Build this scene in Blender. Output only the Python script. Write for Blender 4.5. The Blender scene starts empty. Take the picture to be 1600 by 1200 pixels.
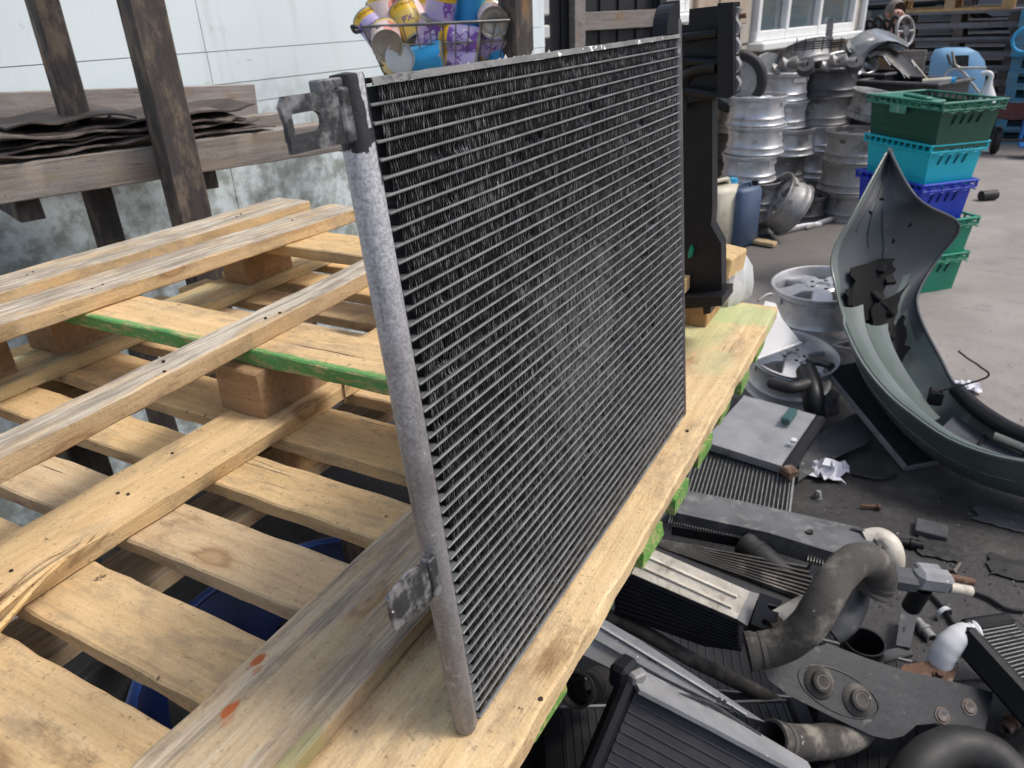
import bpy, bmesh, math, random
from mathutils import Vector, Matrix, noise
random.seed(11)
PI = math.pi
scene = bpy.context.scene
COL = scene.collection
V = Vector

# ------------------------------------------------------------------ camera
CAM = V((0.0, 0.0, 1.5))
RIGHT = V((0.8781, 0.4769, -0.0399)).normalized()
UP = V((-0.182, 0.409, 0.894)).normalized()
UP = (UP - RIGHT * UP.dot(RIGHT)).normalized()
FWD = UP.cross(RIGHT).normalized()
FPX = 1162.0
cd = bpy.data.cameras.new('camera')
cam = bpy.data.objects.new('camera', cd)
COL.objects.link(cam)
cam.matrix_world = Matrix((
    (RIGHT.x, UP.x, -FWD.x, CAM.x), (RIGHT.y, UP.y, -FWD.y, CAM.y),
    (RIGHT.z, UP.z, -FWD.z, CAM.z), (0, 0, 0, 1)))
cd.sensor_width = 36.0
cd.lens = FPX / 1600 * 36
cd.clip_start = 0.02
cd.clip_end = 400
cd.dof.use_dof = True
cd.dof.focus_distance = 0.62
cd.dof.aperture_fstop = 18.0
scene.camera = cam

# ------------------------------------------------------------------ light
SUN_EL, SUN_AZ = math.radians(56), math.radians(62)     # azimuth from +Y towards +X
w = bpy.data.worlds.new('World')
scene.world = w
w.use_nodes = True
nt = w.node_tree
bg = nt.nodes['Background']
sky = nt.nodes.new('ShaderNodeTexSky')
sky.sky_type = 'NISHITA'
sky.sun_disc = False
sky.sun_elevation = SUN_EL
sky.sun_rotation = SUN_AZ
sky.air_density = 1.0
sky.dust_density = 4.0
sky.ozone_density = 0.6
nt.links.new(sky.outputs[0], bg.inputs[0])
bg.inputs[1].default_value = 0.12
sl = bpy.data.lights.new('sun', 'SUN')
sl.energy = 1.5
sl.angle = math.radians(14)
sl.color = (1.0, 0.975, 0.94)
so = bpy.data.objects.new('sun', sl)
COL.objects.link(so)
sd = V((math.sin(SUN_AZ) * math.cos(SUN_EL), math.cos(SUN_AZ) * math.cos(SUN_EL), math.sin(SUN_EL)))
so.rotation_euler = sd.to_track_quat('Z', 'Y').to_euler()
so.location = (5, 5, 12)
scene.view_settings.view_transform = 'Standard'
scene.view_settings.look = 'None'
scene.view_settings.gamma = 1
scene.view_settings.use_curve_mapping = False
scene.view_settings.exposure = 0.52

# ------------------------------------------------------------------ geometry helpers
def ray(px, py):
    return RIGHT * ((px - 800) / FPX) + UP * (-(py - 600) / FPX) + FWD
def atd(px, py, d):
    return CAM + ray(px, py) * d
def gz(px, py, z=0.0):
    r = ray(px, py)
    return CAM + r * ((z - CAM.z) / r.z)
def gy(px, py, y):
    r = ray(px, py)
    return CAM + r * (y / r.y)
def U(x, y, z):                       # pallet units: half metres measured from the camera
    return V((x * .5, y * .5, 1.5 + z * .5))
def frame(o, u, v):
    """local frame with corner o, x towards u, y near v"""
    x = (u - o); lx = x.length; x.normalize()
    y = (v - o); y = y - x * y.dot(x); ly = y.length; y.normalize()
    z = x.cross(y)
    return Matrix(((x.x, y.x, z.x, o.x), (x.y, y.y, z.y, o.y), (x.z, y.z, z.z, o.z), (0, 0, 0, 1))), lx, ly
def T(x, y, z): return Matrix.Translation((x, y, z))
def R(a, ax): return Matrix.Rotation(a, 4, ax)
def zrot(loc, a=0, tilt=0, tax='X'):
    return Matrix.Translation(loc) @ R(a, 'Z') @ R(tilt, tax)

_bc = {}
def bevel_box(s, b):
    k = (round(s[0], 4), round(s[1], 4), round(s[2], 4), round(b, 5))
    if k in _bc: return _bc[k]
    bm = bmesh.new(); bmesh.ops.create_cube(bm, size=1)
    for v in bm.verts: v.co = V((v.co.x * s[0], v.co.y * s[1], v.co.z * s[2]))
    if b > 0: bmesh.ops.bevel(bm, geom=list(bm.edges), offset=b, segments=1, affect='EDGES', profile=.5)
    bm.verts.index_update()
    r = ([v.co.copy() for v in bm.verts], [[v.index for v in f.verts] for f in bm.faces])
    bm.free(); _bc[k] = r
    return r

class MB:
    def __init__(s): s.v = []; s.f = []; s.m = []; s.cur = 0
    def add(s, vs, fs, M=None):
        o = len(s.v)
        s.v += [(M @ V(p)) if M else V(p) for p in vs]
        s.f += [[i + o for i in f] for f in fs]; s.m += [s.cur] * len(fs)
        return s
    def box(s, c, size, M=None, b=0.0):
        vs, fs = bevel_box(size, min(b, min(size) * .45))
        c = V(c)
        return s.add([p + c for p in vs], fs, M)
    def bar(s, a, b, w, h, bev=0.0, up=(0, 0, 1)):
        a, b = V(a), V(b); x = (b - a); L = x.length; x.normalize()
        z = V(up); z = (z - x * z.dot(x))
        if z.length < 1e-4: z = V((1, 0, 0)) - x * x.x
        z.normalize(); y = z.cross(x); c = (a + b) / 2
        M = Matrix(((x.x, y.x, z.x, c.x), (x.y, y.y, z.y, c.y), (x.z, y.z, z.z, c.z), (0, 0, 0, 1)))
        return s.box((0, 0, 0), (L, w, h), M, bev)
    def tube(s, path, r, seg=12, caps=True, M=None, hollow=0.0, squash=1.0):
        P = [V(p) for p in path]; n = len(P)
        rs = r if isinstance(r, (list, tuple)) else [r] * n
        tang = []
        for i in range(n):
            t = (P[min(i + 1, n - 1)] - P[max(i - 1, 0)]); tang.append(t.normalized())
        a = V((0, 0, 1)) if abs(tang[0].z) < .9 else V((1, 0, 0))
        nx = (a - tang[0] * a.dot(tang[0])).normalized()
        vs = []; fs = []
        fr = []
        for i in range(n):
            nx = (nx - tang[i] * nx.dot(tang[i])).normalized(); ny = tang[i].cross(nx); fr.append((nx, ny))
            for k in range(seg):
                q = 2 * PI * k / seg
                vs.append(P[i] + nx * math.cos(q) * rs[i] + ny * math.sin(q) * rs[i] * squash)
        for i in range(n - 1):
            for k in range(seg):
                k2 = (k + 1) % seg
                fs.append([i * seg + k, i * seg + k2, (i + 1) * seg + k2, (i + 1) * seg + k])
        if hollow > 0:
            o = len(vs)
            for i in range(n):
                for k in range(seg):
                    q = 2 * PI * k / seg; rr = rs[i] - hollow
                    vs.append(P[i] + fr[i][0] * math.cos(q) * rr + fr[i][1] * math.sin(q) * rr * squash)
            for i in range(n - 1):
                for k in range(seg):
                    k2 = (k + 1) % seg
                    fs.append([o + i * seg + k2, o + i * seg + k, o + (i + 1) * seg + k, o + (i + 1) * seg + k2])
            for k in range(seg):
                k2 = (k + 1) % seg
                fs.append([k2, k, o + k, o + k2])
                e = (n - 1) * seg
                fs.append([e + k, e + k2, o + e + k2, o + e + k])
        elif caps:
            fs.append(list(range(seg))[::-1]); fs.append([(n - 1) * seg + k for k in range(seg)])
        return s.add(vs, fs, M)
    def lathe(s, prof, seg=32, M=None, closed=False):
        vs = []; fs = []; n = len(prof)
        for (r, z) in prof:
            for k in range(seg):
                q = 2 * PI * k / seg; vs.append((r * math.cos(q), r * math.sin(q), z))
        rng = n if closed else n - 1
        for i in range(rng):
            j = (i + 1) % n
            for k in range(seg):
                k2 = (k + 1) % seg
                fs.append([i * seg + k, i * seg + k2, j * seg + k2, j * seg + k])
        if not closed:
            if prof[0][0] > 1e-6: fs.append(list(range(seg))[::-1])
            if prof[-1][0] > 1e-6: fs.append([(n - 1) * seg + k for k in range(seg)])
        return s.add(vs, fs, M)
    def prism(s, poly, z0, z1, M=None):
        n = len(poly)
        vs = [(p[0], p[1], z0) for p in poly] + [(p[0], p[1], z1) for p in poly]
        fs = [list(range(n))[::-1], [n + i for i in range(n)]]
        fs += [[i, (i + 1) % n, n + (i + 1) % n, n + i] for i in range(n)]
        return s.add(vs, fs, M)
    def sheet(s, rows, thick=0.0, M=None):
        """rows: list of equal-length point lists; optional thickness"""
        nr, nc = len(rows), len(rows[0])
        vs = [V(p) for r in rows for p in r]
        fs = [[i * nc + j, i * nc + j + 1, (i + 1) * nc + j + 1, (i + 1) * nc + j] for i in range(nr - 1) for j in range(nc - 1)]
        if thick:
            nrm = [V((0, 0, 0)) for _ in vs]
            for f in fs:
                nn = (vs[f[2]] - vs[f[0]]).cross(vs[f[3]] - vs[f[1]])
                for i in f: nrm[i] += nn
            o = len(vs)
            vs2 = [p - (nn.normalized() if nn.length > 0 else V((0, 0, 1))) * thick for p, nn in zip(vs, nrm)]
            fs2 = [[o + i for i in f][::-1] for f in fs]
            rim = [j for j in range(nc)] + [i * nc + nc - 1 for i in range(1, nr)] + [(nr - 1) * nc + j for j in range(nc - 2, -1, -1)] + [i * nc for i in range(nr - 2, 0, -1)]
            side = [[rim[(k + 1) % len(rim)], rim[k], o + rim[k], o + rim[(k + 1) % len(rim)]] for k in range(len(rim))]
            vs = vs + vs2; fs = fs + fs2 + side
        return s.add(vs, fs, M)
    def mesh(s, name, mats, smooth=None):
        me = bpy.data.meshes.new(name)
        me.from_pydata([tuple(p) for p in s.v], [], s.f)
        for m in (mats if isinstance(mats, (list, tuple)) else [mats]): me.materials.append(m)
        if any(s.m): me.polygons.foreach_set('material_index', s.m)
        if smooth is not None:
            me.polygons.foreach_set('use_smooth', [True] * len(me.polygons))
            me.set_sharp_from_angle(angle=math.radians(smooth))
        me.update()
        return me
    def build(s, name, mats, parent=None, smooth=None, world=False, kind=None, M=None):
        if world and parent:
            inv = parent.matrix_basis.inverted()
            if parent.parent: inv = inv @ parent.parent.matrix_basis.inverted()
            s.v = [inv @ p for p in s.v]
        return link(name, s.mesh(name, mats, smooth), parent, M, kind)

def link(name, me, parent=None, M=None, kind=None):
    o = bpy.data.objects.new(name, me); COL.objects.link(o)
    if parent: o.parent = parent
    if M is not None: o.matrix_basis = M
    if kind: o['kind'] = kind
    return o
def tag(o, label, cat, group=None):
    o['label'] = label; o['category'] = cat
    if group: o['group'] = group
    return o
def thing(name, label, cat, M=None, group=None):
    o = bpy.data.objects.new(name, None); COL.objects.link(o)
    o.empty_display_size = .05
    if M is not None: o.matrix_basis = M if isinstance(M, Matrix) else Matrix.Translation(M)
    return tag(o, label, cat, group)
def copy_tree(o, parent=None):
    c = o.copy(); COL.objects.link(c)
    if parent: c.parent = parent
    for ch in list(o.children): copy_tree(ch, c)
    return c
def smooth_path(pts, n=6):
    P = [V(p) for p in pts]; out = []
    for i in range(len(P) - 1):
        p0 = P[max(i - 1, 0)]; p1 = P[i]; p2 = P[i + 1]; p3 = P[min(i + 2, len(P) - 1)]
        for k in range(n):
            t = k / n
            out.append(.5 * ((2 * p1) + (p2 - p0) * t + (2 * p0 - 5 * p1 + 4 * p2 - p3) * t * t + (3 * p1 - p0 - 3 * p2 + p3) * t ** 3))
    out.append(P[-1]); return out

# ------------------------------------------------------------------ materials
def new_mat(name):
    m = bpy.data.materials.new(name); m.use_nodes = True
    t = m.node_tree; b = t.nodes['Principled BSDF']
    return m, t, b
class N:
    """tiny node helper"""
    def __init__(s, t): s.t = t
    def n(s, typ, **kw):
        x = s.t.nodes.new(typ)
        for k, v in kw.items(): setattr(x, k, v)
        return x
    def l(s, a, b): s.t.links.new(a, b)
    def val(s, sock, v):
        if isinstance(v, bpy.types.NodeSocket): s.l(v, sock)
        elif isinstance(v, (tuple, list)) and len(v) == 3 and sock.type == 'RGBA': sock.default_value = (*v, 1)
        else: sock.default_value = v
    def math(s, op, a, b=0.0, c=None, clamp=False):
        x = s.n('ShaderNodeMath', operation=op, use_clamp=clamp); s.val(x.inputs[0], a); s.val(x.inputs[1], b)
        if c is not None: s.val(x.inputs[2], c)
        return x.outputs[0]
    def mix(s, f, a, b):
        x = s.n('ShaderNodeMix', data_type='RGBA'); s.val(x.inputs[0], f); s.val(x.inputs[6], a); s.val(x.inputs[7], b)
        return x.outputs[2]
    def step(s, v, lo, hi):
        x = s.n('ShaderNodeMapRange', interpolation_type='SMOOTHSTEP'); s.val(x.inputs[0], v); x.inputs[1].default_value = lo; x.inputs[2].default_value = hi
        return x.outputs[0]
    def coord(s, which='Object', scale=(1, 1, 1), rnd=0.0):
        tc = s.n('ShaderNodeTexCoord'); v = tc.outputs[which]
        if rnd:
            oi = s.n('ShaderNodeObjectInfo'); mu = s.math('MULTIPLY', oi.outputs['Random'], rnd)
            va = s.n('ShaderNodeVectorMath', operation='ADD'); s.l(v, va.inputs[0]); s.l(mu, va.inputs[1]); v = va.outputs[0]
        mp = s.n('ShaderNodeMapping'); s.l(v, mp.inputs[0]); mp.inputs['Scale'].default_value = scale
        return mp.outputs[0]
    def noise(s, vec, scale, detail=4, rough=.55, dist=0.0):
        x = s.n('ShaderNodeTexNoise'); s.l(vec, x.inputs['Vector']); x.inputs['Scale'].default_value = scale
        x.inputs['Detail'].default_value = detail; x.inputs['Roughness'].default_value = rough; x.inputs['Distortion'].default_value = dist
        return x.outputs[0]
    def bump(s, h, strength, dist, b):
        x = s.n('ShaderNodeBump'); x.inputs['Strength'].default_value = strength; x.inputs['Distance'].default_value = dist
        s.l(h, x.inputs['Height']); s.l(x.outputs[0], b.inputs['Normal'])

def pbr(name, c1, c2=None, scale=8, rough=.6, metal=0.0, bump=0.0, bscale=60, dirt=None, dscale=12, dlo=.55, dhi=.7, rvar=.15, spec=.5, coat=0.0, fleck=None, fl=.72, fscale=90, rnd=7.0, alpha=None, trans=0.0):
    m, t, b = new_mat(name); k = N(t)
    vec = k.coord('Object', rnd=rnd)
    n1 = k.noise(vec, scale, 5)
    col = k.mix(k.step(n1, .3, .7), c1, c2 or tuple(x * .8 for x in c1))
    if dirt:
        n2 = k.noise(vec, dscale, 7, .65)
        col = k.mix(k.step(n2, dlo, dhi), col, dirt)
    if fleck:
        n3 = k.noise(vec, fscale, 3, .6)
        col = k.mix(k.step(n3, fl, fl + .04), col, fleck)
    k.l(col, b.inputs['Base Color'])
    n4 = k.noise(vec, scale * 3.1, 4)
    k.l(k.math('ADD', k.math('MULTIPLY', k.math('SUBTRACT', n4, .5), rvar * 2), rough, clamp=True), b.inputs['Roughness'])
    b.inputs['Metallic'].default_value = metal
    b.inputs['Specular IOR Level'].default_value = spec
    if coat: b.inputs['Coat Weight'].default_value = coat; b.inputs['Coat Roughness'].default_value = .08
    if trans: b.inputs['Transmission Weight'].default_value = trans
    if alpha is not None: b.inputs['Alpha'].default_value = alpha
    if bump: k.bump(k.noise(vec, bscale, 5), bump, .004, b)
    return m

def wood(name, light, mid, dark, weather=0.0, grey=(.36, .33, .28), paint=None, stain=(.17, .105, .06), stain_lo=.58, axis=0, spots=(), contrast=1.0):
    m, t, b = new_mat(name); k = N(t)
    tc = k.n('ShaderNodeTexCoord')
    def sc(a, c): return (a, c, c) if axis == 0 else (c, c, a)
    vec = k.coord('Object', rnd=23.0)
    fine = k.noise(k.coord('Object', sc(9, 420), rnd=23.0), 1.0, 5, .7)
    fib = k.noise(k.coord('Object', sc(6, 120), rnd=11.0), 1.0, 6, .7, .4)
    band = k.noise(k.coord('Object', sc(2.2, 34), rnd=23.0), 1.0, 5, .62, 1.2)
    saw = k.noise(vec, 320, 3, .6)
    g = k.math('ADD', k.math('MULTIPLY', band, .40), k.math('ADD', k.math('MULTIPLY', fib, .30), k.math('ADD', k.math('MULTIPLY', fine, .20), k.math('MULTIPLY', saw, .16))))
    rp = k.n('ShaderNodeValToRGB'); k.l(g, rp.inputs[0])
    e = rp.color_ramp.elements
    e[0].position = .50 - .13 / contrast; e[0].color = (*dark, 1); e[1].position = .50 + .13 / contrast; e[1].color = (*light, 1)
    x = e.new(.49); x.color = (*mid, 1)
    col = rp.outputs[0]
    tone = k.noise(vec, 7.0, 4)
    oi = k.n('ShaderNodeObjectInfo')
    hs = k.n('ShaderNodeHueSaturation'); k.l(col, hs.inputs['Color'])
    k.l(k.math('ADD', k.math('MULTIPLY', tone, .5), k.math('MULTIPLY_ADD', oi.outputs['Random'], .22, .66)), hs.inputs['Value'])
    k.l(k.math('MULTIPLY_ADD', oi.outputs['Random'], .22, .84), hs.inputs['Saturation'])
    col = hs.outputs[0]
    # grey-tan grime wiped over the face
    gr = k.noise(k.coord('Object', sc(9, 22), rnd=3.0), 1.0, 8, .72)
    col = k.mix(k.math('MULTIPLY', k.step(gr, .46, .64), .52), col, (.27, .21, .145))
    # knots
    vo = k.n('ShaderNodeTexVoronoi'); k.l(k.coord('Object', sc(7.0, 15.0), rnd=31.0), vo.inputs['Vector']); vo.inputs['Scale'].default_value = 1.0
    sepc = k.n('ShaderNodeSeparateColor'); k.l(vo.outputs['Color'], sepc.inputs[0])
    kd = k.math('ADD', vo.outputs['Distance'], k.math('MULTIPLY', k.math('SUBTRACT', fib, .5), .22))
    sel = k.math('GREATER_THAN', sepc.outputs[0], .60)
    kn = k.math('MULTIPLY', k.math('SUBTRACT', 1.0, k.step(kd, .10, .34)), sel)
    col = k.mix(k.math('MULTIPLY', kn, .5), col, (.34, .19, .08))
    rg = k.math('MULTIPLY', k.math('MULTIPLY', k.step(kd, .10, .15), k.math('SUBTRACT', 1.0, k.step(kd, .16, .22))), sel)
    col = k.mix(k.math('MULTIPLY', rg, .38), col, (.16, .085, .04))
    core = k.math('MULTIPLY', k.math('SUBTRACT', 1.0, k.step(kd, .015, .08)), k.math('GREATER_THAN', sepc.outputs[0], .75))
    col = k.mix(core, col, (.05, .028, .018))
    # water stains
    st = k.noise(k.coord('Object', sc(7, 16), rnd=23.0), 1.0, 7, .72)
    col = k.mix(k.math('MULTIPLY', k.step(st, stain_lo, stain_lo + .14), .62), col, stain)
    # drying cracks and dirt specks
    cr = k.noise(k.coord('Object', sc(4.5, 170), rnd=17.0), 1.0, 3, .5)
    col = k.mix(k.math('MULTIPLY', k.step(cr, .70, .73), .8), col, (.07, .045, .03))
    sp = k.noise(vec, 140, 5, .75); sp2 = k.noise(vec, 38, 4, .7)
    col = k.mix(k.math('MULTIPLY', k.step(sp, .57, .68), .55), col, (.11, .08, .055))
    col = k.mix(k.math('MULTIPLY', k.step(sp2, .68, .72), .8), col, (.05, .036, .027))
    if weather:
        nz = k.n('ShaderNodeSeparateXYZ'); k.l(tc.outputs['Normal'], nz.inputs[0])
        wn = k.noise(k.coord('Object', sc(5, 46), rnd=5.0), 1.0, 7, .74)
        wf = k.math('MULTIPLY', k.step(wn, .64 - .40 * weather, .82 - .40 * weather), k.math('MULTIPLY', k.step(nz.outputs[2], .3, .8), .90))
        gmix = k.math('ADD', k.math('MULTIPLY', fine, .5), k.math('MULTIPLY', fib, .5))
        gcol = k.mix(k.step(gmix, .38, .62), tuple(c * .42 for c in grey), tuple(min(1, c * 1.4) for c in grey))
        gcol = k.mix(k.math('MULTIPLY', k.step(gr, .45, .6), .45), gcol, (.17, .13, .10))
        col = k.mix(wf, col, gcol)
    if paint:
        pc, lo, hi, sign = paint[:4]; pax = paint[4] if len(paint) > 4 else 1
        py = k.n('ShaderNodeSeparateXYZ'); k.l(tc.outputs['Object'], py.inputs[0])
        pn = k.noise(vec, 60, 4)
        pv = k.math('ADD', k.math('MULTIPLY', py.outputs[pax], sign), k.math('MULTIPLY', k.math('SUBTRACT', pn, .5), .012))
        pf = k.step(pv, lo, hi)
        pn2 = k.noise(k.coord('Object', sc(30, 120), rnd=3.0), 1.0, 6, .72)
        pf = k.math('MULTIPLY', pf, k.math('MULTIPLY_ADD', k.step(pn2, .40, .52), .55, .35))
        col = k.mix(pf, col, k.mix(saw, tuple(c * .6 for c in pc), tuple(min(1, c * 1.5) for c in pc)))
    for (lx, ly, rx, ry, pc, st_) in spots:
        py = k.n('ShaderNodeSeparateXYZ'); k.l(tc.outputs['Object'], py.inputs[0])
        ex = k.math('DIVIDE', k.math('SUBTRACT', py.outputs[0], lx), rx); ey = k.math('DIVIDE', k.math('SUBTRACT', py.outputs[1], ly), ry)
        d = k.math('SQRT', k.math('ADD', k.math('MULTIPLY', ex, ex), k.math('MULTIPLY', ey, ey)))
        d = k.math('ADD', d, k.math('MULTIPLY', k.math('SUBTRACT', k.noise(vec, 130, 6, .7), .5), 1.1))
        d = k.math('ADD', d, k.math('MULTIPLY', k.math('SUBTRACT', fib, .5), .8))
        col = k.mix(k.math('MULTIPLY', k.math('SUBTRACT', 1.0, k.step(d, .75, 1.25)), st_), col, pc)
    k.l(col, b.inputs['Base Color'])
    b.inputs['Roughness'].default_value = .80
    b.inputs['Specular IOR Level'].default_value = .22
    h = k.math('ADD', k.math('MULTIPLY', fine, .5), k.math('ADD', k.math('MULTIPLY', sp, .5), k.math('ADD', k.math('MULTIPLY', kn, -.3), k.math('MULTIPLY', k.math('SUBTRACT', 1.0, k.step(cr, .68, .73)), .6))))
    k.bump(k.math('ADD', h, k.math('MULTIPLY', saw, .5)), .8, .0018, b)
    return m

PINE = ((.70, .50, .26), (.585, .395, .185), (.40, .25, .11))
M = {}
M['pine'] = wood('pine_plank', *PINE, weather=.10)
M['pine_edge'] = wood('pale_edge_plank', (.72, .55, .32), (.60, .43, .23), (.40, .265, .13), weather=.15, grey=(.50, .44, .33), stain=(.22, .13, .065), stain_lo=.55, spots=[(.55, .03, .12, .07, (.45, .55, .27), .5), (.64, -.03, .05, .09, (.36, .52, .26), .6), (.42, -.045, .05, .03, (.50, .56, .30), .35)])
E_SPOTS = []
M['pine_old'] = wood('weathered_pine', (.62, .45, .25), (.50, .34, .17), (.34, .21, .10), weather=.74, grey=(.46, .42, .35))
def _loc(px, py):
    q = gz(px, py, 1.02); return (q.y - 1.175 * .5, -(q.x + .764 * .5))
RUSTC = (.42, .11, .03)
SP = []
for (px, py, rx, ry, c_, s_) in ((404, 1032, .0075, .0042, RUSTC, .95), (402, 1048, .006, .003, RUSTC, .5), (359, 1108, .0080, .0045, RUSTC, .95), (355, 1126, .007, .004, RUSTC, .35), (462, 1182, .030, .008, (.30, .36, .12), .35), (520, 1150, .02, .005, (.32, .34, .15), .25)):
    q = _loc(px, py); SP.append((q[0], q[1], rx, ry, c_, s_))
M['runner_grey'] = wood('grey_brown_runner', (.56, .43, .27), (.43, .32, .19), (.25, .175, .105), weather=.58, grey=(.42, .355, .265), stain_lo=.56, spots=SP)
M['pine_grey'] = wood('grey_brown_pine', (.47, .34, .20), (.36, .25, .145), (.22, .145, .08), weather=.7, grey=(.34, .28, .21), stain_lo=.56)
M['pine_block'] = wood('pine_block', (.42, .27, .14), (.33, .20, .10), (.22, .13, .06), stain_lo=.5)
GREEN = (.075, .30, .09)
M['pine_green'] = wood('green_edged_pine', *PINE, weather=.05, paint=(GREEN, .035, .041, -1))
M['pine_greenend'] = wood('green_end_pine', *PINE, weather=.3, paint=((.07, .27, .05), .06, .085, 1, 0))
M['pine_palegreen'] = wood('pale_green_pine', (.60, .50, .31), (.50, .39, .22), (.34, .25, .13), weather=.45, grey=(.40, .43, .31))
M['black_timber'] = wood('dark_stained_timber', (.080, .071, .070), (.054, .048, .047), (.032, .028, .028), stain=(.02, .017, .016), axis=2)
M['rack_beam'] = wood('weathered_brown_beam', (.30, .268, .235), (.21, .185, .162), (.11, .096, .084), weather=.6, grey=(.34, .325, .305), contrast=1.4)
M['grey_rail'] = wood('grey_silvered_rail', (.34, .31, .29), (.24, .215, .20), (.12, .105, .10), weather=.5, grey=(.35, .33, .31))
M['dark_pallet'] = wood('blackened_pallet_wood', (.16, .145, .14), (.105, .095, .092), (.06, .054, .052), weather=.5, grey=(.22, .21, .21))
M['pallet_deck'] = wood('grey_pallet_planks', (.30, .31, .34), (.21, .215, .24), (.12, .12, .135), weather=.5, grey=(.32, .33, .36))
M['blue_pallet'] = wood('blue_painted_pallet_wood', (.10, .32, .46), (.07, .25, .38), (.04, .15, .24))
M['bark_sheet'] = pbr('blackened_sheet', (.035, .028, .025), (.075, .055, .045), 14, .7, bump=.5, bscale=90, dirt=(.15, .12, .10), dlo=.62, dhi=.74)
M['sheet_edge'] = pbr('flaky_sheet', (.165, .135, .118), (.075, .062, .055), 25, .75, bump=.6, bscale=120)
M['alu'] = pbr('cast_aluminium', (.66, .665, .68), (.54, .545, .56), 10, .36, .55, dirt=(.16, .15, .14), dscale=9, dlo=.56, dhi=.78, bump=.15)
M['alu_dull'] = pbr('brake_dusted_aluminium', (.36, .355, .35), (.27, .265, .26), 8, .5, .3, dirt=(.07, .065, .06), dscale=7, dlo=.48, dhi=.72, bump=.2)
M['alu_dark'] = pbr('grimy_dark_wheel', (.13, .13, .135), (.085, .085, .09), 8, .48, .45, dirt=(.04, .038, .036), dscale=7, dlo=.5, dhi=.72, bump=.2)
M['alu_white'] = pbr('white_oxidised_aluminium', (.66, .62, .54), (.50, .46, .39), 18, .6, .15, dirt=(.20, .16, .12), dscale=14, dlo=.55, dhi=.72, bump=.4)
M['alu_plate'] = pbr('dusty_aluminium_plate', (.29, .295, .305), (.21, .214, .22), 12, .6, .12, dirt=(.10, .10, .10), dscale=16, dlo=.54, dhi=.74, bump=.3, fleck=(.75, .75, .75), fl=.70)
M['blackplas'] = pbr('black_moulded_plastic', (.007, .0075, .009), (.012, .0125, .014), 10, .42, bump=.08, dirt=(.035, .035, .036), dscale=22, dlo=.64, dhi=.82, spec=.32)
M['mattblack'] = pbr('matt_black_plastic', (.006, .0065, .0075), (.010, .0105, .0115), 10, .65, spec=.12, dirt=(.03, .03, .03), dlo=.62, dhi=.8)
M['dusty_tank'] = pbr('dust_caked_black_tank', (.125, .127, .132), (.075, .077, .08), 11, .6, bump=.15, dirt=(.19, .187, .18), dscale=19, dlo=.5, dhi=.68, fleck=(.3, .3, .3), fl=.73)
M['silver_fin'] = pbr('fine_silver_fin', (.46, .465, .475), (.37, .375, .385), 14, .5, .2, dirt=(.20, .2, .2), dscale=9, dlo=.55, dhi=.8)
M['greyplas'] = pbr('dusty_grey_plastic', (.075, .078, .082), (.05, .052, .055), 9, .5, bump=.15, dirt=(.15, .145, .14), dscale=16, dlo=.52, dhi=.72, fleck=(.3, .3, .3), fl=.74)
M['rubber'] = pbr('dusty_rubber', (.095, .09, .082), (.050, .047, .044), 7, .85, bump=.3, bscale=180, dirt=(.23, .21, .18), dscale=13, dlo=.50, dhi=.74, spec=.15, fleck=(.4, .37, .33), fl=.70, fscale=55)
M['rubber_dark'] = pbr('black_rubber', (.022, .021, .021), (.012, .012, .012), 9, .6, bump=.15, dirt=(.07, .066, .06), dlo=.6, dhi=.8)
M['blacksteel'] = pbr('black_painted_steel', (.035, .036, .038), (.022, .023, .025), 12, .45, .2, bump=.2, dirt=(.16, .15, .14), dscale=18, dlo=.6, dhi=.75, fleck=(.6, .6, .58), fl=.73, fscale=70)
M['rust'] = pbr('rusty_steel', (.15, .080, .050), (.085, .048, .032), 24, .85, .1, bump=.5, dirt=(.25, .20, .16), dscale=20, dlo=.52, dhi=.7)
M['whiteplas'] = pbr('white_plastic', (.72, .72, .72), (.60, .60, .60), 8, .45, dirt=(.35, .33, .30), dlo=.6, dhi=.78)
M['cream'] = pbr('cream_plastic', (.62, .58, .47), (.50, .46, .36), 6, .5, dirt=(.28, .23, .15), dlo=.58, dhi=.78, bump=.1)
M['upvc'] = pbr('white_window_frame', (.80, .81, .80), (.74, .75, .74), 5, .4, dirt=(.45, .43, .40), dlo=.66, dhi=.82)
M['crate_dg'] = pbr('dark_green_plastic', (.010, .085, .050), (.008, .065, .04), 6, .45, dirt=(.03, .10, .07), dlo=.6, dhi=.8)
M['crate_rim'] = pbr('green_crate_rim_plastic', (.030, .20, .13), (.022, .15, .10), 6, .42, dirt=(.10, .24, .19), dlo=.6, dhi=.8)
M['crate_cy'] = pbr('cyan_plastic', (.006, .50, .62), (.006, .44, .55), 6, .42, dirt=(.05, .40, .46), dlo=.6, dhi=.8)
M['crate_bl'] = pbr('royal_blue_plastic', (.012, .05, .55), (.010, .04, .45), 6, .42)
M['crate_lg'] = pbr('mid_green_plastic', (.012, .27, .16), (.01, .21, .125), 6, .42, dirt=(.06, .25, .17), dlo=.6, dhi=.8)
M['crate_bk'] = pbr('black_tub_plastic', (.028, .028, .030), (.018, .018, .02), 6, .5, dirt=(.08, .08, .08), dlo=.55, dhi=.75)
M['bumper_in'] = pbr('unpainted_bumper_plastic', (.042, .049, .058), (.055, .063, .073), 4, .55, bump=.06, dirt=(.10, .105, .11), dscale=7, dlo=.56, dhi=.78)
M['bumper_gr'] = pbr('grey_green_car_paint', (.112, .142, .130), (.088, .114, .104), 4, .40, coat=.2, dirt=(.13, .155, .15), dscale=6, dlo=.55, dhi=.8)
M['silver_paint'] = pbr('silver_car_paint', (.42, .44, .45), (.36, .38, .39), 4, .28, .5, coat=.5, dirt=(.2, .2, .2), dlo=.62, dhi=.8)
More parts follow.
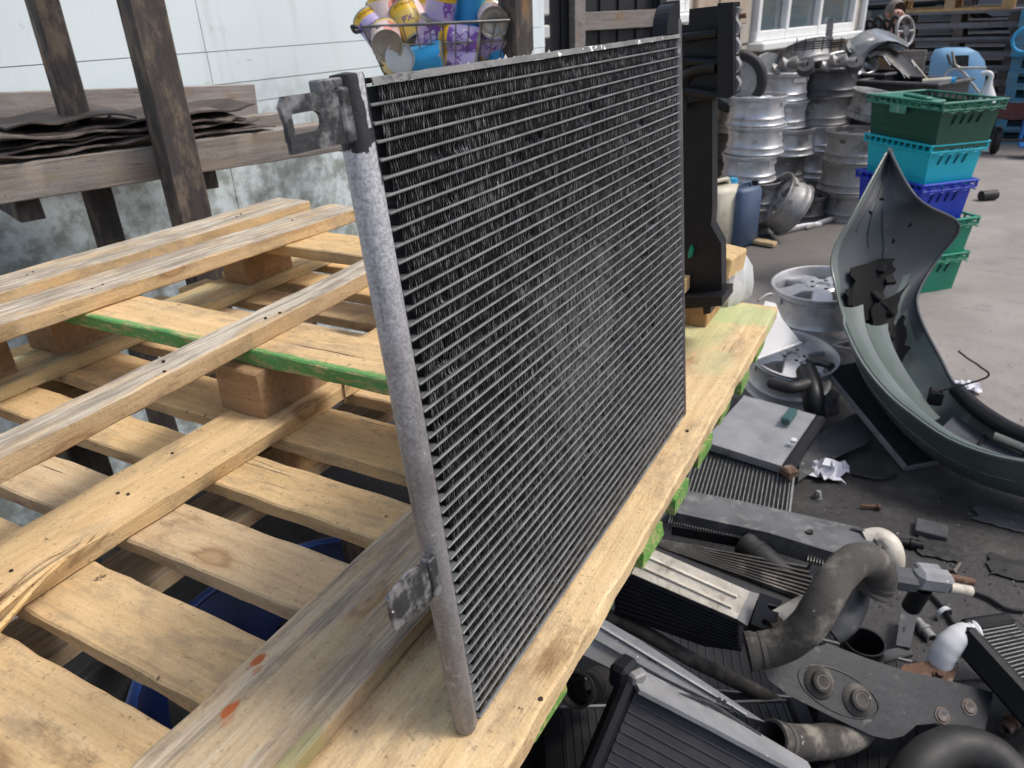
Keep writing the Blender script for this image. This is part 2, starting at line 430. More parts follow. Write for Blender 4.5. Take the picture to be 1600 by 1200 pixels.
M['blue_paint'] = pbr('pale_blue_car_paint', (.20, .40, .60), (.17, .35, .54), 4, .32, coat=.3, dirt=(.25, .33, .40), dlo=.6, dhi=.8)
M['black_paint'] = pbr('black_car_paint', (.015, .016, .018), (.02, .021, .023), 4, .2, coat=.6)
M['film'] = pbr('crumpled_clear_film', (.75, .76, .77), (.65, .66, .67), 30, .3, alpha=.85, bump=.5, bscale=35)
M['paper'] = pbr('crumpled_paper', (.72, .72, .78), (.58, .58, .64), 20, .7, dirt=(.3, .3, .32), dlo=.58, dhi=.7)
M['tin'] = pbr('tinplate', (.42, .42, .40), (.30, .30, .285), 9, .38, .8, dirt=(.14, .13, .11), dlo=.58, dhi=.75)
M['wire'] = pbr('dull_steel_wire', (.22, .22, .215), (.15, .15, .148), 20, .45, .7)
M['chrome'] = pbr('worn_chrome_tube', (.55, .54, .51), (.42, .41, .38), 20, .35, .8)
M['stone'] = pbr('sandstone_block', (.44, .36, .275), (.36, .29, .22), 9, .85, bump=.5, bscale=60, dirt=(.22, .17, .13), dlo=.55, dhi=.75)
M['mortar'] = pbr('pale_mortar', (.46, .41, .35), (.38, .34, .29), 14, .9, bump=.4)
M['dark_clad'] = pbr('near_black_cladding', (.010, .011, .014), (.016, .017, .02), 6, .6)
M['skin'] = pbr('skin', (.55, .30, .23), (.48, .25, .19), 12, .5)
M['hair'] = pbr('grey_hair', (.16, .13, .11), (.24, .21, .18), 30, .6)
M['navy'] = pbr('navy_cloth', (.018, .024, .040), (.026, .032, .05), 14, .85, bump=.3)
M['bluecloth'] = pbr('blue_cloth', (.03, .12, .40), (.025, .09, .3), 14, .85)
M['cardboard'] = pbr('brown_board', (.20, .13, .075), (.14, .09, .05), 10, .8, dirt=(.07, .05, .03), dlo=.55, dhi=.7)
M['redlens'] = pbr('red_lens', (.6, .02, .02), (.5, .015, .015), 8, .2)
M['bluetub'] = pbr('dark_blue_tub_plastic', (.007, .020, .095), (.006, .016, .08), 4, .4)
M['darkcloth'] = pbr('black_tarpaulin', (.035, .036, .038), (.022, .023, .025), 40, .75, bump=.5, bscale=300, fleck=(.2, .2, .2), fl=.69, fscale=220)
M['trolleyblue'] = pbr('blue_painted_tube', (.03, .18, .55), (.025, .15, .45), 8, .4)
M['maroon'] = pbr('maroon_fabric', (.10, .03, .03), (.07, .02, .02), 8, .7)
M['skyblue'] = pbr('sky_blue_plastic', (.05, .42, .75), (.04, .36, .68), 8, .4)

def mat_glass():
    m, t, b = new_mat('window_glass'); b.inputs['Base Color'].default_value = (.10, .13, .14, 1)
    b.inputs['Roughness'].default_value = .04; b.inputs['Metallic'].default_value = .0
    b.inputs['Specular IOR Level'].default_value = .9; b.inputs['Coat Weight'].default_value = .6
    return m
M['glass'] = mat_glass()

def mat_wall():
    m, t, b = new_mat('stained_pale_blue_sheet'); k = N(t)
    tc = k.n('ShaderNodeTexCoord'); s = k.n('ShaderNodeSeparateXYZ'); k.l(tc.outputs['Object'], s.inputs[0])
    z = s.outputs[2]
    vec = k.coord('Object', rnd=0)
    n1 = k.noise(vec, 3, 5); n2 = k.noise(vec, 11, 9, .66); n3 = k.noise(k.coord('Object', (14, 14, 1.6)), 1.0, 6, .65)
    col = k.mix(n1, (.62, .72, .755), (.72, .80, .825))
    col = k.mix(k.math('MULTIPLY', k.step(n3, .52, .74), .3), col, (.40, .44, .42))
    low = k.math('SUBTRACT', 1.0, k.step(k.math('ADD', z, k.math('MULTIPLY', k.math('SUBTRACT', n1, .5), .30)), 1.10, 1.36))
    col = k.mix(k.math('MULTIPLY', k.step(n2, .38, .62), k.math('MULTIPLY', low, .82)), col, (.20, .22, .19))
    col = k.mix(k.math('MULTIPLY', k.step(k.noise(vec, 26, 6, .6), .54, .70), k.math('MULTIPLY', low, .45)), col, (.13, .145, .125))
    far = k.step(n2, .62, .72)
    col = k.mix(k.math('MULTIPLY', far, .35), col, (.30, .31, .27))
    vec2 = k.coord('Object', (2.2, 2.2, 9))
    bl = k.noise(vec2, 2.0, 7, .7)
    hi = k.step(z, 1.25, 1.32)
    hi2 = k.math('SUBTRACT', 1.0, k.step(z, 1.40, 1.46))
    col = k.mix(k.math('MULTIPLY', k.step(bl, .60, .70), k.math('MULTIPLY', k.math('MULTIPLY', hi, hi2), .8)), col, (.13, .12, .09))
    k.l(col, b.inputs['Base Color']); b.inputs['Roughness'].default_value = .45
    k.bump(n2, .15, .004, b)
    return m
M['wall'] = mat_wall()

def mat_ground():
    m, t, b = new_mat('worn_dark_patch_concrete'); k = N(t)
    tc = k.n('ShaderNodeTexCoord'); s = k.n('ShaderNodeSeparateXYZ'); k.l(tc.outputs['Object'], s.inputs[0])
    vec = k.coord('Object')
    a = k.noise(vec, 1.3, 8, .62); f = k.noise(vec, 55, 6, .7); g = k.noise(vec, 260, 2, .6); p = k.noise(vec, 6, 6, .65)
    col = k.mix(k.step(a, .35, .68), (.235, .215, .20), (.315, .29, .27))
    col = k.mix(k.math('MULTIPLY', k.step(p, .5, .7), .5), col, (.17, .155, .148))
    col = k.mix(k.math('MULTIPLY', k.step(f, .55, .7), .5), col, (.14, .13, .12))
    col = k.mix(k.math('MULTIPLY', k.step(g, .66, .72), .5), col, (.48, .46, .43))
    # darker, smoother patch where the parts are piled, grime towards the wheel stacks
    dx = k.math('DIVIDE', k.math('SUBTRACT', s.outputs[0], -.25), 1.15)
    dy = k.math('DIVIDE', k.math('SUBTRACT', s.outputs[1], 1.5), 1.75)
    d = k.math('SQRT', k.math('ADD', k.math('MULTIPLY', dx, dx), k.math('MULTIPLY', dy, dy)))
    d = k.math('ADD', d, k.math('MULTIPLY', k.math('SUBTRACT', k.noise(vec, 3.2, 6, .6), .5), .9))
    dark_patch = k.math('SUBTRACT', 1.0, k.step(d, .62, 1.2))
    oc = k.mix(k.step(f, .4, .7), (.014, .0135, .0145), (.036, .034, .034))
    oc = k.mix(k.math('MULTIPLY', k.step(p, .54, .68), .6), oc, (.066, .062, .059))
    col = k.mix(k.math('MULTIPLY', dark_patch, .95), col, oc)
    dx2 = k.math('DIVIDE', k.math('SUBTRACT', s.outputs[0], -1.1), 1.1)
    dy2 = k.math('DIVIDE', k.math('SUBTRACT', s.outputs[1], 5.6), 1.7)
    d2 = k.math('SQRT', k.math('ADD', k.math('MULTIPLY', dx2, dx2), k.math('MULTIPLY', dy2, dy2)))
    d2 = k.math('ADD', d2, k.math('MULTIPLY', k.math('SUBTRACT', a, .5), .8))
    col = k.mix(k.math('MULTIPLY', k.math('SUBTRACT', 1.0, k.step(d2, .6, 1.15)), .7), col, (.075, .07, .066))
    k.l(col, b.inputs['Base Color'])
    k.l(k.math('MULTIPLY_ADD', dark_patch, -.28, .82), b.inputs['Roughness'])
    k.bump(k.math('ADD', f, k.math('MULTIPLY', g, .5)), .5, .004, b)
    return m
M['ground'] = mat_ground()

def mat_header():
    m, t, b = new_mat('corroded_header_metal'); k = N(t)
    tc = k.n('ShaderNodeTexCoord'); s = k.n('ShaderNodeSeparateXYZ'); k.l(tc.outputs['Object'], s.inputs[0])
    vec = k.coord('Object')
    n = k.noise(vec, 420, 5, .7); q = k.noise(vec, 38, 6, .65); c = k.noise(vec, 9, 4); sp = k.noise(vec, 900, 2, .5)
    col = k.mix(k.step(n, .25, .75), (.20, .195, .195), (.34, .335, .34))
    col = k.mix(k.math('MULTIPLY', k.step(q, .44, .66), .65), col, (.155, .142, .135))
    top = k.step(k.math('ADD', s.outputs[2], k.math('MULTIPLY', k.math('SUBTRACT', c, .5), .12)), .22, .42)
    col = k.mix(k.math('MULTIPLY', top, .65), col, k.mix(k.step(n, .35, .65), (.38, .39, .42), (.74, .75, .79)))
    stk = k.noise(k.coord('Object', (160, 160, 9)), 1.0, 6, .7)
    col = k.mix(k.math('MULTIPLY', k.step(stk, .5, .68), .5), col, (.12, .11, .105))
    col = k.mix(k.math('MULTIPLY', k.step(k.noise(vec, 90, 7, .75), .56, .66), .6), col, (.52, .52, .53))
    col = k.mix(k.step(sp, .70, .76), col, (.08, .075, .07))
    # patches of black paint left near the top
    pn = k.noise(vec, 55, 6, .65)
    j = k.math('MULTIPLY', k.math('SUBTRACT', pn, .5), .020)
    band1 = k.step(k.math('ADD', s.outputs[2], j), .4395, .4400)
    dstrip = k.math('ADD', k.math('ABSOLUTE', k.math('SUBTRACT', s.outputs[1], .0062)), k.math('MULTIPLY', j, .35))
    strip = k.math('MULTIPLY', k.math('SUBTRACT', 1.0, k.step(dstrip, .0058, .0062)), k.step(k.math('ADD', s.outputs[2], k.math('MULTIPLY', j, .7)), .4500, .4506))
    band1 = k.math('MULTIPLY', band1, k.math('SUBTRACT', 1.0, strip))
    right = k.math('MULTIPLY', k.step(k.math('ADD', s.outputs[1], k.math('MULTIPLY', j, .3)), .0040, .0044), k.step(k.math('ADD', s.outputs[2], k.math('MULTIPLY', j, 1.6)), .4200, .4206))
    pm = k.math('MAXIMUM', band1, right)
    col = k.mix(pm, col, (.012, .012, .014))
    k.l(col, b.inputs['Base Color'])
    k.l(k.math('MULTIPLY_ADD', pm, -.40, .42), b.inputs['Metallic']); b.inputs['Roughness'].default_value = .55
    k.bump(k.math('ADD', n, k.math('ADD', k.math('MULTIPLY', q, 1.5), k.math('MULTIPLY', pm, .5))), .45, .0012, b)
    return m
M['header'] = mat_header()

def mat_fin(name, lip):
    m, t, b = new_mat(name); k = N(t)
    tc = k.n('ShaderNodeTexCoord'); s = k.n('ShaderNodeSeparateXYZ'); k.l(tc.outputs['Object'], s.inputs[0])
    vec = k.coord('Object'); vy = k.coord('Object', (30, 520, 60))
    n = k.noise(vy, 1.0, 3, .6); w0 = k.noise(vec, 12, 6, .68)
    dy = k.math('SUBTRACT', s.outputs[1], .255); dz = k.math('SUBTRACT', s.outputs[2], .225)
    d = k.math('SQRT', k.math('ADD', k.math('MULTIPLY', dy, dy), k.math('MULTIPLY', k.math('MULTIPLY', dz, dz), .8)))
    worn = k.math('SUBTRACT', 1.0, k.step(k.math('ADD', d, k.math('MULTIPLY', k.math('SUBTRACT', w0, .5), .26)), .0, .15))
    worn2 = k.step(s.outputs[1], .25, .60)
    wv = k.math('ADD', k.math('MULTIPLY', worn, .10), k.math('ADD', k.math('MULTIPLY', w0, .22), k.math('ADD', n, k.math('MULTIPLY', worn2, .03))))
    dust = k.math('ADD', k.math('MULTIPLY', worn, 1.0), k.math('MULTIPLY', worn2, .06))
    if lip:
        col = k.mix(k.step(wv, .60, .74), (.005, .006, .009), (.145, .15, .158)); col = k.mix(k.step(wv, .80, .88), col, (.62, .62, .62))  # glints of light painted into the colour of random lips, with bare scuffs
    else:
        col = k.mix(k.step(wv, .62, .85), (.005, .0055, .009), (.045, .046, .05))
    col = k.mix(k.math('MULTIPLY', dust, k.math('MULTIPLY', k.step(k.math('ADD', k.math('MULTIPLY', n, .7), k.math('MULTIPLY', k.noise(vec, 60, 5, .7), .3)), .36, .66), .72)), col, (.25, .25, .245))
    k.l(col, b.inputs['Base Color']); b.inputs['Roughness'].default_value = .36; b.inputs['Metallic'].default_value = .3
    return m
M['fin'] = mat_fin('black_coated_fin', False)
M['fin_lip'] = mat_fin('scuffed_glint_fin_lip', True)
M['flat_tube'] = pbr('scuffed_grey_tube_edge', (.215, .225, .23), (.13, .135, .14), 40, .5, .35, dirt=(.085, .085, .085), dscale=25, dlo=.54, dhi=.76, rnd=3)
M['plate_pale'] = pbr('flaking_pale_plate', (.21, .207, .20), (.13, .128, .124), 50, .6, .2, dirt=(.05, .05, .05), dscale=40, dlo=.58, dhi=.66, fleck=(.8, .8, .78), fl=.64, fscale=70, bump=.4)
M['bracket'] = pbr('scratched_black_bracket', (.045, .046, .05), (.025, .026, .028), 40, .5, .3, dirt=(.20, .20, .205), dscale=60, dlo=.46, dhi=.62, fleck=(.75, .73, .66), fl=.70, fscale=70, bump=.3, bscale=200)

# ================================================================== SETTING
g = MB(); S = 120
g.add([(-S, -S, 0), (S, -S, 0), (S, S, 0), (-S, S, 0)], [[0, 1, 2, 3]])
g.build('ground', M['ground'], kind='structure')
#@PALLETS
# ================================================================== PALLETS
def board_mesh(L, W, Tk, seed, mat, seg=None, jit=.0014, cham=.0022):
    n = seg or max(6, int(L / .018)); b = MB()
    rings = []
    hw, ht = W / 2, Tk / 2
    prof = [(-hw + cham, ht), (-hw * .4, ht), (hw * .4, ht), (hw - cham, ht), (hw, ht - cham), (hw, -ht + cham), (hw - cham, -ht), (-hw + cham, -ht), (-hw, -ht + cham), (-hw, ht - cham)]
    warp = (random.random() - .5) * .004
    for i in range(n + 1):
        x = -L / 2 + L * i / n
        row = []
        for j, (y, z) in enumerate(prof):
            nv = noise.noise_vector(V((x * 22 + seed * 7.3, y * 40, z * 60 + seed)))
            nv2 = noise.noise_vector(V((x * 90 + seed * 3.1, y * 90, z * 90)))
            e = 1.0
            row.append(V((x + (nv.x * .005 if i in (0, n) else 0), y + (nv.y * jit * 1.6 + nv2.y * jit * .6) * e, z + nv.z * jit * .7 + nv2.z * jit * .3 + warp * (4 * (i / n - .5) ** 2 - .5))))
        rings.append(row)
    m = len(prof); vs = [p for r in rings for p in r]; fs = []
    for i in range(n):
        for j in range(m):
            j2 = (j + 1) % m
            fs.append([i * m + j, (i + 1) * m + j, (i + 1) * m + j2, i * m + j2])
    fs.append(list(range(m))); fs.append([n * m + j for j in range(m)][::-1])
    b.add(vs, fs)
    return b.mesh('plank', mat, 35)
_seed = [0]
def board(name, parent, a, b, W, Tk, mat, label=None, **kw):
    """plank whose top centre line runs a -> b (world)"""
    _seed[0] += 1
    a, b = V(a), V(b); x = b - a; L = x.length; x.normalize()
    z = V((0, 0, 1)); y = z.cross(x).normalized(); z = x.cross(y)
    c = (a + b) / 2 - z * Tk / 2
    Mw = Matrix(((x.x, y.x, z.x, c.x), (x.y, y.y, z.y, c.y), (x.z, y.z, z.z, c.z), (0, 0, 0, 1)))
    o = link(name, board_mesh(L, W, Tk, _seed[0], mat, **kw), parent, parent.matrix_basis.inverted() @ Mw)
    if label: o['label'] = label
    return o
def ublock(parent, x0, x1, y0, y1, z0, z1, mat=None, name='block'):
    a = U(x0, (y0 + y1) / 2, z1); b = U(x1, (y0 + y1) / 2, z1)
    return board(name, parent, a, b, (y1 - y0) * .5, (z1 - z0) * .5, mat or M['pine_block'], seg=5)

low = thing('wooden_pallet', 'bare pine pallet with wide gaps, lowest one, carrying the black condenser on its edge plank', 'pallet', U(-1.5, 1.3, -1.3))
# cross planks
dy = [(.05, .205), (.268, .440), (.497, .652), (.728, .880), (.972, .1120 + 1.0), (1.205, 1.398), (1.49, 1.65), (1.73, 1.88), (1.97, 2.12), (2.21, 2.37), (2.47, 2.66)]
for i, (y0, y1) in enumerate(dy):
    yc = (y0 + y1) / 2; sk = (random.random() - .5) * .012
    zt = -1.0 + (random.random() - .5) * .004
    board('deck_plank', low, U(-2.75, yc - sk, zt), U(-.745, yc + sk, zt), (y1 - y0) * .5, .021, M['pine'])
# long edge plank under the condenser, bearer ends painted green underneath it
board('edge_plank', low, U(-.565, -.1, -1), U(-.575, 2.69, -1), .35 * .5, .024, M['pine_edge'], seg=110)
for i, yc in enumerate((.36, .575, .80, 1.04, 1.29, 1.50, 1.73, 1.97, 2.19, 2.45)):
    board('bearer', low, U(-.86, yc, -1.05), U(-.402 + random.uniform(-.010, .012), yc, -1.05), .060 + random.uniform(-.006, .012), .022, M['pine_greenend'], seg=24, jit=.0035)
for xx in (-.72, -1.62, -2.55):
    for yy in (.3, 1.35, 2.45):
        ublock(low, xx - .1, xx + .1, yy - .14, yy + .14, -1.24, -1.095)
for xx in (-.72, -1.62, -2.55):
    board('runner', low, U(xx, -.1, -1.24), U(xx, 2.66, -1.24), .1, .022, M['pine_grey'])

upp = thing('wooden_pallet', 'upper broken pallet of weathered boards with a green edged cross board, left of condenser', 'pallet', U(-1.6, 1.3, -.9))
# bottom runners
board('runner', upp, U(-.763, -.15, -.96), U(-.765, 2.5, -.96), .107, .02, M['runner_grey'], 'grey weathered runner with two rust smears')
board('runner', upp, U(-1.500, -.1, -.955), U(-1.49, 2.42, -.955), .0985, .0225, M['pine'], 'yellow pine runner with a split end')
board('runner', upp, U(-2.47, -.1, -.955), U(-2.455, 2.50, -.955), .103, .0225, M['pine_palegreen'])
# blocks
for yy in (1.35, 2.06):
    ublock(upp, -1.618, -1.455, yy - .145, yy + .145, -.955, -.82)
ublock(upp, -.87, -.70, 1.22, 1.48, -.96, -.82)
ublock(upp, -2.50, -2.372, 2.02, 2.28, -.955, -.82)
ublock(upp, -2.60, -2.42, .76, 1.10, -.955, -.82)
ublock(upp, -2.58, -2.42, 1.24, 1.46, -.955, -.82)
ublock(upp, -.87, -.70, 2.02, 2.28, -.96, -.82)
# cross boards
board('cross_board', upp, U(-2.72, 1.325, -.775), U(-.53, 1.355, -.775), .0965, .0225, M['pine_green'], 'cross board with green painted edge')
board('cross_board', upp, U(-2.72, 2.165, -.775), U(-.62, 2.165, -.775), .110, .0225, M['pine'])
board('cross_board', upp, U(-2.72, .62, -.775), U(-2.30, .62, -.775), .10, .0225, M['pine'])
# top boards
board('top_board', upp, U(-1.497, .30, -.722), U(-1.612, 2.35, -.722), .048, .0265, M['pine_old'])
board('top_board', upp, U(-2.345, .30, -.722), U(-2.222, 2.50, -.722), .094, .0265, M['pine_old'])
board('top_board', upp, U(-2.635, .30, -.722), U(-2.545, 2.52, -.722), .098, .0265, M['pine_old'])
def usm(px, py, z): return gz(px, py, 1.5 + z * .5)
# long splinters peeling off the pine runner
for (p, q, wd) in (((0, 955, .0), (175, 830, .0), .007), ((0, 990, 0), (152, 835, 0), .006), ((5, 930, 0), (130, 846, 0), .004)):
    a = usm(p[0] - 30, p[1] + 25, -.955); b_ = usm(q[0], q[1], -.953)
    n_ = 8; rows = []
    side = (b_ - a).cross(V((0, 0, 1))).normalized()
    sb = MB(); path = []; rr = []
    for i in range(n_ + 1):
        t_ = i / n_
        path.append(a.lerp(b_, t_) + V((0, 0, .010 * math.sin(t_ * PI) ** 2 + .003)) + side * .006 * math.sin(t_ * PI)); rr.append(wd * (1 - t_) ** .7 * .5 + .0006)
    sb.tube(path, rr, 5).build('splinter', M['pine'], upp, world=True)
# torn strip of bark hanging at the green board
sp_ = [usm(545, 580, -.80), usm(540, 588, -.80), usm(536, 600, -.82), usm(537, 615, -.86), usm(541, 628, -.9)]
MB().tube(smooth_path(sp_), .0022, 6).build('bark_strip', M['pine'], upp, 40, world=True)

# nail heads where planks cross the runners
def nails(parent, spots):
    nm = MB()
    for (x, y, z) in spots:
        for _ in range(random.choice((1, 2, 2))):
            c = U(x + random.uniform(-.055, .055), y + random.uniform(-.05, .05), z) + V((0, 0, .0012))
            nm.lathe([(.0021, -.002), (.0021, .0001), (.0012, .0004), (0, .0003)], 8, Matrix.Translation(c) @ R(random.uniform(-.15, .15), 'X'))
    nm.build('nail_heads', M['nail'], parent, 40, world=True, kind='stuff')
M['nail'] = pbr('rusty_nail', (.06, .04, .03), (.03, .022, .018), 60, .7, .2)
nails(upp, [(-1.5, yy, -.955) for yy in (.10, .30, .55, .80, 1.02, 1.62)]  + [(-1.55, 1.02, -.722), (-2.29, 1.34, -.722), (-2.59, 1.34, -.722), (-2.24, 2.17, -.722), (-2.56, 2.17, -.722), (-1.545, 1.34, -.722), (-1.52, .62, -.722), (-1.55, 1.34, -.775)])
nails(low, [(-.45, yy, -1.0) for yy in (.80, 1.73)])
#@UNDER
# ---- what can be glimpsed under the pallets
tub = thing('plastic_tub', 'dark blue plastic tub under the pallet, glimpsed through the gaps', 'tub', V((-.60, .52, 0)))
pr = [(.18, 0), (.235, .70), (.248, .70), (.252, .715), (.247, .73), (.236, .732), (.226, .72), (.17, .03), (0, .03)]
MB().lathe([(0, 0)] + pr, 40).build('tub_wall', M['bluetub'], tub, 50)
MB().tube([(.25 * math.cos(2 * PI * k / 40), .25 * math.sin(2 * PI * k / 40), .725) for k in range(41)], .010, 8).build('tub_rim', pbr('blue_tub_rim', (.03, .09, .36), (.025, .075, .30), 5, .35), tub, 60)
rows = []
random.seed(5)
for i in range(24):
    row = []
    for j in range(24):
        x = -1.35 + 1.0 * i / 23; y = .60 + .75 * j / 23
        d = 0.60 + .07 * noise.noise(V((x * 4, y * 4, 1))) + .03 * noise.noise(V((x * 14, y * 14, 3)))
        row.append((x, y, d))
    rows.append(row)
tp = MB().sheet(rows, .004)
tp.build('tarpaulin', M['darkcloth'], None, 60)
tag(bpy.context.scene.objects['tarpaulin'], 'black speckled tarpaulin draped over the load beneath the pallets', 'tarpaulin')
ld = thing('wooden_stillage', 'dark timber stillage holding up the pallets, mostly hidden under them', 'stillage', V((-.85, .75, 0)))
for (x, y) in ((-1.34, .05), (-1.34, 1.27), (-.62, 1.27), (-.62, .05), (-1.34, .66), (-.62, .66)):
    MB().box((x, y, .437), (.07, .07, .874), None, .004).build('post', M['black_timber'], ld, world=True)
for x in (-1.34, -.62):
    MB().box((x, .66, .42), (.04, 1.15, .07), None, .004).build('rail', M['black_timber'], ld, world=True)
MB().box((-.98, .98, .27), (.66, .52, .5), None, .02).build('load_box', M['crate_bk'], ld, world=True)
bag = MB()
rows = []
for i in range(18):
    rows.append([])
    for j in range(18):
        x = -.98 + .24 * i / 17; y = .26 + .24 * j / 17
        h = .62 + .10 * math.sin(PI * i / 17) * math.sin(PI * j / 17) + .035 * noise.noise(V((x * 16, y * 16, 2)))
        rows[-1].append((x, y, h))
o = bag.sheet(rows, .003).build('rubbish_bag', M['rubber_dark'], None, 60)
tag(o, 'crumpled black bag beside the blue tub under the near pallet gap', 'bag')
MB().box((-.95, .40, .29), (.36, .32, .55), None, .01).build('support_box', M['crate_bk'], ld, world=True)

#@CONDENSER
# ================================================================== CONDENSER
LEAN = math.atan2(.076, .997)
CM = Matrix.Translation(U(-.482, .65, -1.0)) @ R(-LEAN, 'Y')
con = thing('condenser', 'black finned car condenser with corroded grey header pipe, standing upright on the pallet edge', 'condenser', CM)
CY0, CY1, CZ0, CZ1, CT = .0125, .546, .006, .4695, .016
NR = 48; PIT = (CZ1 - CZ0) / NR
MB().lathe([(0, 0), (.0062, 0), (.0085, .002), (.0094, .005), (.0094, .474), (.0088, .4765), (0, .4775)], 40, T(0, .0016, 0)).build('header_pipe', M['header'], con, 40)
rp_ = MB().lathe([(0, 0), (.009, .001), (.0105, .004), (.0105, .485), (.0095, .488), (0, .489)], 28).build('header_pipe', pbr('grey_far_header', (.12, .12, .125), (.07, .07, .075), 40, .5, .4, dirt=(.25, .25, .25), dscale=60, dlo=.6, dhi=.7), con, 40)
rp_.matrix_basis = T(-.001, CY1 + .0085, 0)
# flat tubes
ft_me = MB()
nseg = 40
for i in range(nseg):
    y0 = CY0 - .004 + (CY1 - CY0 + .006) * i / nseg; y1 = CY0 - .004 + (CY1 - CY0 + .006) * (i + 1) / nseg
    ft_me.box((0, (y0 + y1) / 2, 0), (CT, y1 - y0 + .00001, .0019))
ft_me = MB().box((0, (CY0 + CY1) / 2, 0), (CT, CY1 - CY0 + .010, .0016), None, .0005).mesh('flat_tube', M['flat_tube'], 30)
for i in range(1, NR):
    link('flat_tube', ft_me, con, T(.0006 + random.uniform(-.0002, .0002), 0, CZ0 + PIT * i + random.uniform(-.00015, .00015)))
# corrugated fin strips
def dents(row):
    ds = []
    for _ in range(random.choice((0, 1, 1, 2, 2, 3))):
        ds.append((random.uniform(.02, .51), random.uniform(.003, .014), random.uniform(.4, 1.0)))
    return ds
for r in range(NR):
    z0 = CZ0 + PIT * r + .0010; z1 = CZ0 + PIT * (r + 1) - .0010
    fm = MB(); vs = []; fs = []
    y = CY0 + (.0042 if r != 0 else .002) + random.uniform(-.001, .001); k = 0; ds = dents(r)
    flip = 0; prev = None
    while y < CY1 - .002:
        p = random.uniform(.00105, .00135)
        bend = 0.0
        for (dc, dw, da) in ds:
            u = abs(y - dc) / dw
            if u < 1: bend = da * (1 - u * u)
        if random.random() < .02: bend = max(bend, random.uniform(.2, .6))
        zb, zt = (z0, z1) if flip == 0 else (z1, z0)
        # a fin leaf: front edge wavy or folded over where it was hit
        nz = 4
        base = len(vs)
        fold = random.uniform(-1, 1) * bend; mid = random.uniform(-1, 1) * bend
        for q in range(nz + 1):
            s_ = q / nz; zz = z0 + (z1 - z0) * s_
            bow = 4 * s_ * (1 - s_)
            yy = y + (p * (s_ - .5) * (1 if flip == 0 else -1)) + random.uniform(-.00006, .00006)
            off = bow * (fold * .0022 + mid * .0010 * math.sin(s_ * 7))
            vs.append((CT / 2 - .0010 - bow * abs(bend) * .0022, yy + off, zz)); vs.append((-CT / 2 + .0010, yy, zz))
        for q in range(nz):
            a = base + q * 2; fs.append([a, a + 2, a + 3, a + 1])
        y += p; flip = 1 - flip; k += 1
    fm.add(vs, fs)
    # turned front lip of every leaf
    nv = len(vs) // 10; ve = []; fe = []
    for q in range(nv):
        b0 = q * 10; o = len(ve)
        for h in range(5):
            a = vs[b0 + h * 2]; wl = .00026 * random.uniform(.5, 1.5)
            ve.append((a[0] + .00004, a[1] - wl, a[2])); ve.append((a[0] + .00012, a[1] + wl, a[2]))
        for h in range(4): fe.append([o + h * 2, o + h * 2 + 1, o + h * 2 + 3, o + h * 2 + 2])
    fm.cur = 1; fm.add(ve, fe)
    fm.build('fin_strip', [M['fin'], M['fin_lip']], con)
# top and bottom side plates
tpm = MB()
rows = []
for i in range(70):
    y = CY0 - .002 + (CY1 - CY0 + .006) * i / 69
    j = noise.noise(V((y * 60, 0, 3))) * .0007
    rows.append([(-.0085, y, CZ1 + .0005 + j), (-.0085, y, CZ1 + .0024 + j), (.0085 + j * .4, y, CZ1 + .0024 + j), (.0087 + j * .4, y, CZ1 - .0002 + j * .5)])
tpm.sheet(rows, -.0012).build('top_plate', M['plate_pale'], con)
MB().box((0, (CY0 + CY1) / 2, CZ0 - .001), (.0175, CY1 - CY0 + .006, .0022), None, .0006).build('bottom_plate', M['flat_tube'], con)
# flakes of pale coating lifting off the top plate
for yv in (.150, .158, .171, .186, .199, .226, .11):
    a = random.uniform(.002, .0045)
    MB().add([(.006, yv, CZ1 + .0026), (.0085, yv + a, CZ1 + .0026), (.0075, yv + a * .6, CZ1 + .0026 + a)], [[0, 1, 2]]).build('coating_flake', M['whiteplas'], con)
# small solder ribs where tubes meet the near header
# upper bracket: plate in the condenser plane sticking out from the header
def slot_plate(mb, y0, y1, z0, z1, sy0, sy1, sz0, sz1, x0, x1, rag=False):
    out = [(y0 + .001, z0 + .0005), (y1, z0), (y1, z1), (y0 + .003, z1 + .0004), (y0 - .0005, z1 - .004), (y0 + .0012, z1 - .012), (y0 + .0004, z1 - .020), (y0 + .0014, z0 + .010)]
    n = 8; zr = (sz1 - sz0) / 2; zc = (sz0 + sz1) / 2
    hole = [(sy0, sz0), (sy0, sz1)]
    for i in range(n + 1):
        q = PI / 2 - PI * i / n; hole.append((sy1 - zr + math.cos(q) * zr, zc + math.sin(q) * zr))
    bm = bmesh.new()
    vo = [bm.verts.new((0, a, b)) for a, b in out]; vh = [bm.verts.new((0, a, b)) for a, b in hole]
    eo = [bm.edges.new((vo[i], vo[(i + 1) % len(vo)])) for i in range(len(vo))]
    eh = [bm.edges.new((vh[i], vh[(i + 1) % len(vh)])) for i in range(len(vh))]
    bmesh.ops.triangle_fill(bm, use_beauty=True, edges=eo + eh)
    bm.verts.index_update()
    tri = [[v.index for v in f.verts] for f in bm.faces]; P = [v.co.copy() for v in bm.verts]; bm.free()
    nn = len(P)
    vs = [(x1, p.y, p.z) for p in P] + [(x0, p.y, p.z) for p in P]
    fs = tri + [[i + nn for i in t][::-1] for t in tri]
    no = len(out); nh = len(hole)
    fs += [[i, (i + 1) % no, nn + (i + 1) % no, nn + i] for i in range(no)]
    fs += [[no + (i + 1) % nh, no + i, nn + no + i, nn + no + (i + 1) % nh] for i in range(nh)]
    mb.add(vs, fs)
br = slot_plate
b1 = MB(); slot_plate(b1, -.0550, -.0140, .4440, .4700, -.0495, -.0290, .4530, .4622, .0035, .0062)
ob = b1.build('bracket', M['bracket'], con, None)
bb = MB(); bb.box((.0030, -.0105, .4570), (.0090, .0085, .0275), None, .0012)
